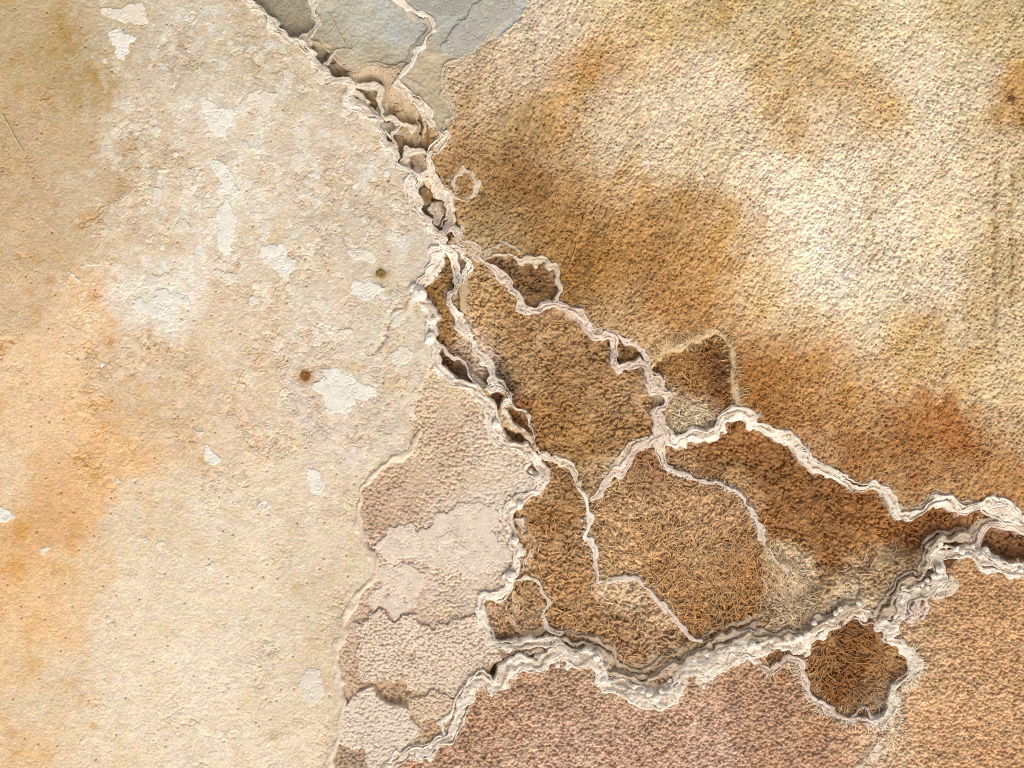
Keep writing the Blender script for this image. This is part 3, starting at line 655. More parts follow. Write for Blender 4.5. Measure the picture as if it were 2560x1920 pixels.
def rim_field(pts, width, top, soft_=False, groove_=0.0, lump=1.0, smooth=2, side_=0, power=2.6, drop=34.0, vary=.6, seed=0, lvl=None):
    """height of a rim over its window: a scalloped ridge, doubled along its crest, that falls below the ground at its edges"""
    p = chaikin(pts, smooth)
    w = win(p, width * 2.2 + 14)
    d, s, al = dist(p, XR, YR, w, width * 2.2 + 6)
    xx, yy = X[w], Y[w]
    wv = width * (1 + vary * vnoise(xx, yy, 55, 150 + seed) + 0.4 * vary * vnoise(xx, yy, 24, 151 + seed))
    l1, l2, lid = worley(xx, yy, 23, 152)
    m1, m2, mid_ = worley(xx + 2 * W2x[w], yy + 2 * W2y[w], 9, 153)
    dome = np.clip(1 - (l1 / 0.72) ** 2, 0, 1)
    dome2 = np.clip(1 - (m1 / 0.75) ** 2, 0, 1)
    wv = wv * (1 + lump * (0.46 * (dome - .5) + 0.10 * (dome2 - .5)))
    t = d / np.maximum(wv, 1.5)
    top = 1.6 + 0.55 * np.clip(top, -4, 9)
    z = (BMAX[w] if lvl is None else F(lvl)) + top * (1 + 0.25 * vnoise(xx, yy, 60, 154 + seed))
    z = z - (1.6 if not soft_ else top) * np.clip(t, 0, 1) ** 2 - drop * np.clip(t - (0.72 if not soft_ else .9), 0, 9) ** 1.5 * (2.6 if not soft_ else 1.0)
    z = z + lump * (1.3 * (dome - .5) + 1.1 * (dome2 - .5) + 0.9 * (lid - .5)) + .8 * fbm(xx, yy, 8, 155, 3)
    if lump > .35:
        groove_ = groove_ + min(3.2, width * .2)
    if groove_:
        off = 0.22 * width * vnoise(xx, yy, 40, 158)
        z = z - groove_ * np.exp(-((d * s - off) / (0.30 * width + .6)) ** 2) * (0.3 + 0.7 * sstep(-0.3, 0.2, vnoise(xx, yy, 24, 159)))
    q1, q2, qid = worley(xx, yy, 10, 160)
    if lump > 0.3:
        z = z - 4 * (1 - sstep(0.1, 0.26, q1)) * (qid > 0.7)
    return w, z, d, s, al, t

def rim_colour(w, c, t, var=0.07, stain=None, stain_amt=0.0):
    xx, yy = X[w], Y[w]
    C = np.broadcast_to(np.asarray(c, F), xx.shape + (3,)).copy()
    C *= (1 + var * fbm(xx, yy, 20, 170, 3))[..., None]
    k = sstep(-0.1, 0.5, fbm(xx, yy, 26, 173, 3)) * 0.28 + 0.62 * sstep(.5, .2, t) * sstep(-.35, .15, vnoise(xx, yy, 21, 176))
    k = np.clip(k, 0, .85)
    C = C * (1 - k[..., None]) + k[..., None] * (CREAM.astype(F) * np.array([.76, .70, .64], F))
    if stain is not None:
        e = (sstep(0.75, 1.4, t) * stain_amt)[..., None]
        C = C * (1 - e) + e * np.asarray(stain, F)
    return np.clip(C, 0.02, 0.86)

TOP = np.full(X.shape, -99, F)       # highest surface so far (for things lying on it)
def rim_part(pname, pts, width, top, col, mat=M_RIM, parent=None, **kw):
    bl = kw.pop("bleed", .42)
    width = width * (1.0 if pname == 'lip' else 1.14 if width < 15 else 1.0)
    w, z, d, s, al, t = rim_field(pts, width, top, **kw)
    e = np.clip(1 - (d - width * .6) / (width * .8 + 9), 0, 1) * bl
    e = (e * sstep(-0.5, 0.35, fbm(X[w], Y[w], 15, 190, 3) + (e - .3)))[..., None]
    STAIN[w] = STAIN[w] * (1 - e) + e * np.clip(np.asarray(col, F) * .93, .02, .85) * (1 + .10 * fbm(X[w], Y[w], 9, 194, 2))[..., None]
    vis = (z > ZG[w] - 3.0) if kw.get('lvl') is None and pname != 'lip' else (t < 1.12)
    vis &= d < width * 2.2 + 4
    cells = vis[:-1, :-1] & vis[1:, :-1] & vis[:-1, 1:] & vis[1:, 1:]
    TOP[w] = np.maximum(TOP[w], np.where(vis, z, -99))
    return grid_object(pname, w, z, rim_colour(w, col, t), cells, mat, parent)

def rim(name, label, cat, parts, group=None):
    """parts: list of (part name, line, width, top, colour, options); one part -> one mesh, several -> an Empty with children"""
    if len(parts) == 1 and (parts[0][2] < 7 or parts[0][5].get("lump", 1) <= .35 or parts[0][5].get("soft_")):
        pn, pts, wd, tp, col, kw = parts[0]
        o = rim_part(name, pts, wd, tp, col, **kw)
        return tag(o, label, cat, group)
    more = []
    for pn, pts, wd, tp, col, kw in parts:
        more.append((pn, pts, wd * (.92 if wd >= 7 else 1), tp, col * np.array([.93, .90, .86]) if wd >= 7 else col, kw))
        if wd >= 7 and kw.get('lump', 1) > .35 and not kw.get('soft_'):
            p = chaikin(pts, kw.get('smooth', 2)); f = p.astype(F)
            sg = np.diff(p, axis=0); sg = np.concatenate([sg, sg[-1:]], 0); sg /= np.hypot(*sg.T)[:, None] + 1e-9
            nr = np.stack([sg[:, 1], -sg[:, 0]], 1)
            for k in range(3): nr[1:-1] = (nr[1:-1] + nr[2:] + nr[:-2]) / 3
            for sd_ in (1, -1):
                o_ = wd * (.82 + .35 * vnoise(f[:, 0] + 31 * sd_, f[:, 1], 48, 220) + .22 * vnoise(f[:, 0], f[:, 1] + 17 * sd_, 19, 221))
                more.append(("lip", p + nr * (sd_ * o_)[:, None], 3.0 + .05 * wd, tp + 1.5, col, dict(lump=.34, vary=.5, smooth=0, bleed=.25, mat=kw.get('mat', M_RIM), seed=kw.get('seed', 0) + 40)))
    parts = more
    p0 = np.mean(np.asarray(parts[0][1]), 0)
    e = bpy.data.objects.new(name, None); COL.objects.link(e)
    e.empty_display_size = 0.05
    e.location = (wx(p0[0]), wy(p0[1]), float(sample(ZG, *p0)) / 1000)
    tag(e, label, cat, group)
    for pn, pts, wd, tp, col, kw in parts:
        rim_part(pn, pts, wd, tp, col, parent=e, **kw)
    return e

def ledge_part(parent, pts, side, rows, name="ledge"):
    """crinkled lips that step down from a rim on one side; rows: (offset, half width, level in mm)"""
    p = chaikin(pts, 2)
    seg = np.diff(p, axis=0); seg = np.concatenate([seg, seg[-1:]], 0); seg /= np.hypot(*seg.T)[:, None]
    nrm = np.stack([seg[:, 1], -seg[:, 0]], 1) * side
    for k in range(3): nrm = (nrm + np.roll(nrm, 1, 0) + np.roll(nrm, -1, 0)) / 3
    for k, (off, hw, lv) in enumerate(rows):
        wob = 7 * vnoise(p[:, 0].astype(F) + 91 * k, p[:, 1].astype(F), 60, 180 + k) + 4 * vnoise(p[:, 0].astype(F), p[:, 1].astype(F) + 57 * k, 22, 184 + k)
        q = p + nrm * (off + wob)[:, None]
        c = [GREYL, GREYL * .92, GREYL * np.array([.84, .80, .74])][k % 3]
        rim_part(name, q, hw, 0, c, mat=M_LEDGE, parent=parent, lump=.7, vary=.55, smooth=0, lvl=lv, bleed=.3, seed=90 + k)

# knobs: one lumpy bead mesh, copied along the rims
def bead_mesh():
    ph, th = 12, 16
    V = []; Q = []
    for i in range(ph + 1):
        a = math.pi * i / ph
        for j in range(th):
            b = 2 * math.pi * j / th
            r = 1 + 0.10 * math.sin(3 * b + 2 * a) + 0.07 * math.cos(5 * a + 2 * b)
            V.append((r * math.sin(a) * math.cos(b), r * math.sin(a) * math.sin(b), r * math.cos(a)))
    for i in range(ph):
        for j in range(th):
            Q.append((i * th + j, (i + 1) * th + j, (i + 1) * th + (j + 1) % th, i * th + (j + 1) % th))
    V = np.array(V); C = np.broadcast_to(WHITE, (len(V), 3))
    return raw_mesh("knob", V, np.array(Q), C, M_RIM)
BEAD = None
def knob(parent, x, y, z, r):
    global BEAD
    if BEAD is None:
        BEAD = bpy.data.objects.new("knob", bead_mesh()); o = BEAD
    else:
        o = BEAD.copy()
    COL.objects.link(o)
    o.parent = parent
    o.location = Vector((wx(x), wy(y), z / 1000)) - parent.location
    f = rng.uniform(.85, 1.2, 3)
    o.scale = (r / 1000 * f[0], r / 1000 * f[1], r / 1000 * f[2] * .8)
    o.rotation_euler = (rng.uniform(-.4, .4), rng.uniform(-.4, .4), rng.uniform(0, 6))
    return o
def knobs_along(parent, pts, side, lo, hi, step, rmin, rmax, ztop, zlow, prob=1.0, cap=100):
    p = chaikin(pts, 2); seg = np.hypot(*np.diff(p, axis=0).T); L = np.concatenate([[0], np.cumsum(seg)])
    a = 0.0; n = 0
    while a < L[-1] and n < cap:
        k = min(np.searchsorted(L, a, 'right') - 1, len(seg) - 1)
        f = (a - L[k]) / seg[k]; q = p[k] * (1 - f) + p[k + 1] * f
        tx, ty = (p[k + 1] - p[k]) / seg[k]
        if rng.random() < prob:
            off = rng.uniform(lo, hi); nx, ny = ty * side, -tx * side
            kz = ztop + (zlow - ztop) * (off - lo) / max(hi - lo, 1e-3) + rng.uniform(-2, 2)
            x_, y_ = q[0] + nx * off, q[1] + ny * off
            if -60 < x_ < 2620 and -60 < y_ < 1980:
                knob(parent, x_, y_, kz, rng.uniform(rmin, rmax)); n += 1
        a += step * rng.uniform(.6, 1.5)

# which side is "up the picture": s=+1 when lx*uy-ly*ux > 0
RG = "white mineral rims between the pools"
r_main = rim("travertine_rim", "long thick white knobbly rim with grey stepped wall, below the brown pools", "mineral rim",
    [("crest", main, 19, 9, WHITE, dict(groove_=2.5, lump=1.15, seed=1)),
     ("crest", T('L', (1240,840), (1330,790), (1450,720), (1580,670), (1690,640)), 26, 7, WHITE, dict(lump=1.2, seed=2)),
     ("crest", T('L', (420,910), (600,960), (740,990), (860,1010), (960,960)), 14, 1, PINKW, dict(lump=1.0, seed=3))])
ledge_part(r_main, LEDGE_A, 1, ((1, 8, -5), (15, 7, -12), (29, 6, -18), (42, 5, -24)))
knobs_along(r_main, main[28:], 1, 4, 24, 17, 5, 9, 4, -9, .6, 40)

r_east = rim("travertine_rim", "white beaded rim curving to the right edge above the orange-tan granular shelf", "mineral rim",
    [("crest", east, 18, 10, WHITE, dict(groove_=1.5, lump=1.2, seed=4)), ("crest", T('E', (1300,1340), (1340,1420), (1280,1530)), 16, 3, PINKW, dict(lump=.8, seed=5)),
     ("crest", T('E', (1450,1330), (1560,1290), (1600,1200)), 13, 3, CREAM, dict(lump=.8, seed=6))])
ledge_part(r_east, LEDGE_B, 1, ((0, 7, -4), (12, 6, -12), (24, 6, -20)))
knobs_along(r_east, east[4:], 1, 2, 26, 10, 5, 10, 5, -12, .85, 70)
rim("travertine_rim", "spiky pale rim looping round the small brown pool at lower right", "mineral rim",
    [("crest", krim[:12], 12, 6, WHITE, dict(lump=1.1, seed=7)), ("crest", krim[10:], 8, 4, PINKW, dict(lump=1.1, groove_=2, seed=8)),
     ("crest", T('K', (1090,1130), (1130,1250), (1080,1380), (960,1480), (900,1560), (850,1660), (800,1800)), 12, 4, lin((240, 220, 194)) / EXPO, dict(lump=1.0, vary=.7, seed=9)),
     ("crest", T('K', (700,1250), (780,1170), (860,1170), (930,1230)), 6, 3, PINKW, dict(lump=.8, seed=10))])
rim("travertine_rim", "wavy grey-and-white double-lipped rim from the pool junction to the right edge", "mineral rim",
    [("crest", mid_e, 12, 8, WHITE, dict(groove_=3.5, lump=.8, seed=11)),
     ("crest", T('D', (960,1220), (1030,1260), (1100,1200), (1200,1165), (1330,1185), (1370,1120), (1430,1030), (1530,990), (1610,1000)), 8, 3, GREYL * 1.1, dict(lump=.6, mat=M_LEDGE, seed=12)),
     ("crest", T('E', (1880,560), (1960,600), (2060,640), (2130,680)), 17, 7, WHITE, dict(lump=1, seed=13)),
     ("crest", T('E', (1130,560), (1220,610), (1330,560), (1430,490), (1540,470), (1640,540), (1760,530)), 8, 0, GREYL, dict(lump=.5, mat=M_LEDGE, seed=14))])
rim("travertine_rim", "low pale rim enclosing the dark little pool at the far right edge", "mineral rim", [("crest", erim2, 8, 3, PINKW, dict(lump=.6, seed=15)),
     ("crest", T('E', (1700,930), (1790,820), (1840,740), (1950,690), (2080,700)), 9, -3, GREYL, dict(lump=.6, mat=M_LEDGE, seed=16))])
r_west = rim("travertine_rim", "bright white crinkled rim dividing the pink pool from the brown channel", "mineral rim",
    [("crest", west, 10.5, 8, WHITE, dict(groove_=2.8, lump=1.1, seed=17)), ("crest", T('B', (660,850), (640,960), (610,1040)), 16, 6, WHITE, dict(lump=1, seed=18)),
     ("crest", T('C', (700,640), (760,760), (790,880), (830,1010)), 15, 6, WHITE, dict(groove_=2, lump=1, seed=19)),
     ("crest", T('Q', (840,0), (900,150), (860,260), (760,330), (680,440)), 10, 3, PINKW, dict(lump=.6, seed=61)),
     ("crest", T('Q', (560,760), (640,900), (690,1050), (740,1200), (680,1330), (610,1490)), 7, 0, CREAM, dict(lump=.4, seed=62)),
     ("crest", T('Q', (640,20), (640,130), (760,220), (820,260)), 4, 2, WHITE, dict(lump=.4, seed=63))])
for x, y, r in [(1047, 735, 18), (1033, 722, 11), (1076, 846, 15), (1083, 800, 9), (1240, 1060, 9), (1287, 1350, 11), (1300, 1262, 10), (1278, 1440, 12)]:
    knob(r_west, x, y, 5, r)
rim("travertine_rim", "thin white frilled rim along the east side of the narrow channel", "mineral rim",
    [("crest", strand, 7.5, 8, WHITE, dict(lump=1, groove_=1.5, seed=20)), ("crest", strand3, 7, 5, WHITE, dict(lump=.7, seed=21)), ("crest", strand2, 4.5, 2, PINKW, dict(lump=.6, seed=22))])
rim("travertine_rim", "fine pale edge along the lower west side of the big brown pool", "mineral rim", [("crest", strand4, 4.5, 3, CREAM, dict(lump=.6, seed=23)), ("crest", strand5, 6, -2, CREAM, dict(lump=.9, seed=24))])
rim("travertine_rim", "winding cream rim across the top of the big brown pool", "mineral rim",
    [("crest", mrim, 8.5, 7, PINKW, dict(lump=1, groove_=1.5, seed=25)), ("crest", T("C", (1225,-40), (1215,120), (1150,290), (1060,320), (985,365)), 6, -8, lin((196, 156, 110)) / EXPO, dict(lump=.3, soft_=True, vary=.7, bleed=.3, mat=M_BED, seed=74)), ("crest", mrim2, 5, 4, PINKW, dict(lump=.6, seed=26)),
     ("crest", T('D', (60,120), (150,160), (230,260), (320,310)), 12, 5, GREYL * 1.15, dict(lump=1, seed=27)),
     ("crest", T('D', (810,700), (850,740), (830,810)), 14, 4, CREAM, dict(lump=.7, seed=28)), ("crest", T('D', (860,1060), (890,1100), (880,1160)), 13, 5, PINKW, dict(lump=.7, seed=29)),
     ("crest", T('D', (690,850), (670,920), (710,1000), (760,1040)), 9, -5, lin((206, 170, 130)), dict(lump=.4, seed=30))])
rim("travertine_rim", "greyish ring rim round the little dark pool above the big brown pool", "mineral rim", [("crest", ringn, 6, 4, lin((206, 186, 158)), dict(lump=1, groove_=1.5, seed=31)),
     ("crest", T('B', (1090,880), (1160,810), (1230,750), (1290,790), (1380,860)), 6, 0, lin((190, 170, 138)) / EXPO, dict(lump=1.4, vary=.9, seed=32))])
rim("travertine_rim", "short forked white rim where the channel splits", "mineral rim", [("crest", fork, 7, 6, WHITE, dict(lump=1, groove_=1, seed=33)), ("crest", T('B', (790,660), (850,650), (880,700)), 10, 6, WHITE, dict(lump=.8, seed=34)),
     ("crest", T('B', (930,1040), (900,1150), (910,1300), (900,1380)), 7, -2, lin((206, 176, 138)) / EXPO, dict(lump=.3, soft_=True, vary=.8, seed=35))])
rim("travertine_rim", "smooth broad double-lined rim running down-left from the junction", "mineral rim", [("crest", spur, 8.5, 7, PINKW, dict(lump=.4, groove_=2.2, seed=36)),
     ("crest", T('D', (780,1230), (660,1290), (570,1370), (500,1440), (420,1560)), 9, 2, CREAM, dict(lump=.5, seed=37))])
rim("travertine_rim", "thin grainy whitish rim between the strand-filled pool and the dark right pool", "mineral rim", [("crest", thin_e[:6], 10, 5, lin((222, 208, 190)), dict(lump=.4, seed=38)), ("crest", thin_e[-1:] + T("F", (1765,340), (1800,420), (1850,490), (1950,600), (2080,740)), 5, 6, CREAM, dict(lump=.3, vary=.8, seed=72)), ("crest", thin_e[4:], 6.5, 8, PINKW, dict(lump=.6, vary=.3, seed=39))])
rim("travertine_rim", "thread-thin white rim winding down the west side of the strand-filled pool", "mineral rim", [("crest", s1[:7], 7, 5, CREAM, dict(lump=.8, seed=40)), ("crest", s1[5:21], 6, 9, WHITE, dict(lump=.3, vary=.2, seed=41)), ("crest", s1[19:], 5.5, 9, PINKW, dict(lump=.3, vary=.2, seed=42)),
     ("crest", T('Q', (1430,780), (1460,860), (1480,920)), 2.6, 3, WHITE, dict(lump=.2, seed=43))])
rim("travertine_rim", "cream rim closing the small two-part pool west of the granular brown pool", "mineral rim", [("crest", grim, 6, 8, CREAM, dict(lump=.4, vary=.35, seed=44)), ("crest", grim2, 6, -5, lin((206, 172, 134)), dict(lump=.4, soft_=True, seed=45))])
rim("travertine_rim", "smooth rounded cream rim between the stained crust and the pink pool", "mineral rim", [("crest", T("C", (45,780), (42,900), (60,1060)), 9, -3, lin((230, 206, 180)) / EXPO, dict(lump=.3, soft_=True, seed=69)), ("crest", soft, 8, 5, lin((242, 224, 200)) / EXPO, dict(lump=.3, soft_=True, vary=.15, mat=M_CRUST, seed=46))])
rim("algae_ridge", "blurred straw-coloured ridge bent like a roof over the square brown hollow", "ridge", [("crest", corner, 9, 2.0, lin((206, 174, 126)) / EXPO, dict(lump=.6, soft_=True, vary=.7, mat=M_ALGAE, seed=47))])
rim("travertine_rim", "sharp white lip on the right of the big grey pool at the top", "mineral rim", [("crest", lip, 6, 5, lin((236, 224, 206)), dict(lump=.3, vary=.5, seed=48)),
     ("crest", T('A', (1340,-60), (1430,70), (1490,140), (1590,150), (1620,230), (1600,300), (1520,400), (1440,520)), 12, -6, lin((176, 170, 156)), dict(lump=.3, mat=M_GREY, seed=49))])  # second crest: grey shadow inside the lip, put into its colour
rim("travertine_rim", "cream crinkled rim below the grey pools, east of the dark cracks", "mineral rim", [("crest", lip2, 11, 7, lin((240, 224, 202)), dict(lump=1, groove_=1, seed=50)), ("crest", lip5, 6, 0, lin((190, 172, 144)), dict(lump=.3, seed=51)),
     ("crest", T('A', (950,725), (1050,735), (1190,725), (1235,780), (1195,880), (1250,1000), (1390,1085)), 6, 0, lin((230, 212, 186)) / EXPO, dict(lump=.8, vary=.8, lvl=-8, seed=75)),
     ("crest", T('A', (1000,800), (1090,880), (1120,970), (1210,1010), (1230,1120), (1330,1210)), 6, 0, lin((232, 214, 190)) / EXPO, dict(lump=.8, vary=.8, lvl=-9, seed=76)),
     ("crest", T('A', (1310,1380), (1345,1250), (1325,1150), (1390,1060), (1480,1100)), 6, 0, lin((226, 206, 178)) / EXPO, dict(lump=.8, vary=.8, lvl=-9, seed=77)),
     ("crest", T('A', (1440,1480), (1430,1340), (1480,1275), (1600,1290), (1640,1400)), 6, 0, lin((230, 212, 186)) / EXPO, dict(lump=.8, vary=.8, lvl=-8, seed=78)),
     ("crest", T('A', (700,560), (790,500), (830,430)), 5, 0, lin((206, 192, 170)) / EXPO, dict(lump=.8, vary=.8, lvl=-9, seed=79)),
     ("crest", T('A', (1280,780), (1400,870), (1480,980), (1500,1150)), 26, -4, lin((204, 180, 144)), dict(lump=.8, seed=52)), ("crest", T('A', (1500,1330), (1560,1480), (1640,1560)), 15, -3, lin((206, 184, 152)), dict(lump=1.1, seed=53))])
rim("travertine_rim", "short thick pale lip between the two grey pools at the top", "mineral rim", [("crest", lip3, 9, 3, lin((216, 204, 184)), dict(lump=.8, seed=54))])
rim("travertine_rim", "dull tan step edge at the foot of the big grey pool", "mineral rim", [("crest", lip4, 9, -5, lin((186, 168, 140)), dict(lump=.5, seed=55)),
     ("crest", T('A', (970,640), (1060,640), (1150,600), (1250,640), (1290,690)), 20, -7, lin((196, 172, 138)), dict(lump=.6, seed=56)), ("crest", T('A', (1190,780), (1240,880), (1220,980)), 9, -6, lin((214, 200, 176)), dict(lump=.8, seed=64)),
     ("crest", T('A', (1270,1080), (1390,1090)), 12, -6, lin((190, 184, 172)), dict(lump=.4, seed=65)), ("crest", T('A', (1430,1380), (1440,1300), (1500,1270)), 8, -5, lin((214, 196, 164)), dict(lump=.4, seed=66))])
rim("travertine_rim", "pale crusted fringe between the grey silt and the brown granular bank", "mineral rim", [("crest", T("A", (2330,60), (2212,240), (2100,370), (1990,495), (1880,540), (1800,550), (1755,620), (1760,690), (1790,780), (1820,880), (1850,1000), (1790,1080)), 9, 1, lin((214, 196, 166)) / EXPO, dict(lump=1.3, vary=.8, seed=70))])
rim("travertine_rim", "small oval loop of pale rim round a brown puddle beside the channel", "mineral rim", [("crest", loopr, 6.5, 5, lin((224, 202, 174)) / EXPO, dict(lump=.8, vary=.5, seed=57))])
rim("travertine_rim", "white scalloped rim along the broken edge of the left crust", "mineral rim",
    [("crest", bank, 8, 4, lin((240, 228, 208)), dict(lump=1.1, seed=58)), ("crest", T('B', (410,220), (450,300), (480,400), (440,480), (500,540), (580,600)), 9, 5, WHITE, dict(lump=1, groove_=1.5, seed=59)),
     ("crest", T('A', (920,880), (1000,920), (1060,960)), 13, 4, WHITE, dict(lump=1, seed=67))])
rim("travertine_rim", "lumpy white clot of rim in the neck of the channel", "mineral rim", [("crest", bead_f, 11, 3, lin((236, 220, 202)), dict(lump=1.3, seed=60)), ("crest", T('S', (1100,1000), (1200,1200), (1250,1350)), 12, 0, PINKW, dict(lump=1.2, seed=68))])

# ------------------------------------------------------------------ white flakes on the crust, broken plates in the pink pool
def sheet(name, label, cat, poly, thick, col, mat, group=None, ragged=1.0, holes=(), tilt=(0, 0), edge=3.0, grit=0.0, low=None, fine=1.8):
    poly = chaikin(poly, 1, True)
    w = win(np.clip(poly, (-100, -80), (2660, 2000)), 26)
    xx, yy = X[w], Y[w]
    px = xx + ragged * (XJ[w] - xx); py = yy + ragged * (YJ[w] - yy)
    m = inside(poly, px, py)
    d, s, al = dist(poly, XJR[ragged], YJR[ragged], w, 24, True)
    sd = np.where(m, d, -d)
    for hx, hy, hr in holes:
        hd = np.hypot(px - hx, py - hy) - hr
        sd = np.minimum(sd, hd)
    p = np.mean(poly, 0)
    t = thick * (.62 if name == 'crust_plate' else 1) + tilt[0] * (xx - p[0]) + tilt[1] * (yy - p[1])
    bb = blur(base[w].copy(), 3, 2) if low is None else np.full(xx.shape, low, F)
    z = bb + t * sstep(-0.5, edge, sd) - 14 * sstep(0.5, -3.0, sd) + 0.5 * fbm(xx, yy, 14, 200, 3)
    if grit:
        a1, a2, aid = worley(xx + 2 * W2x[w], yy + 2 * W2y[w], 7.4, 203)
        z = z + grit * (.55 * np.clip(1 - (a1 / .70) ** 2, 0, 1) - 1.4 * sstep(.48, .78, a1) - .4 * (1 - sstep(0.0, 0.40, a2 - a1)) * sstep(-0.6, 0.3, vnoise(xx, yy, 14, 204))) + 0.9 * (aid - .5) * grit
    else:
        c1, c2, cid = worley(xx + 7 * W1x[w] + 5 * W2x[w], yy + 7 * W1y[w] + 5 * W2y[w], 30, 205)
        e1, e2, eid = worley(xx, yy, 9, 208)
        z = z - fine * (1 - sstep(0, .4, e2 - e1)) * sstep(-.2, .5, vnoise(xx, yy, 15, 209)) - 0.9 * (1 - sstep(0, 0.07, c2 - c1)) * sstep(0.0, 0.4, vnoise(xx, yy, 25, 206))
    vis = sd > -3.2
    vis &= z > ZG[w] - 6
    cells = vis[:-1, :-1] & vis[1:, :-1] & vis[:-1, 1:] & vis[1:, 1:]
    C = np.broadcast_to(np.asarray(col, F), xx.shape + (3,)).copy() * (1 + 0.09 * fbm(xx, yy, 22, 207, 3) + 0.05 * vnoise(xx, yy, 7, 211))[..., None]
    o = grid_object(name, w, z.astype(F), np.clip(C, .02, .87), cells, mat)
    TOP[w] = np.maximum(TOP[w], np.where(vis, z, -99))
    return tag(o, label, cat, group) if o else None
XJR = {}; YJR = {}
for rg in (1.0, 0.6, 0.4):
    XJR[rg] = X + F(rg) * (XJ - X); YJR[rg] = Y + F(rg) * (YJ - Y)

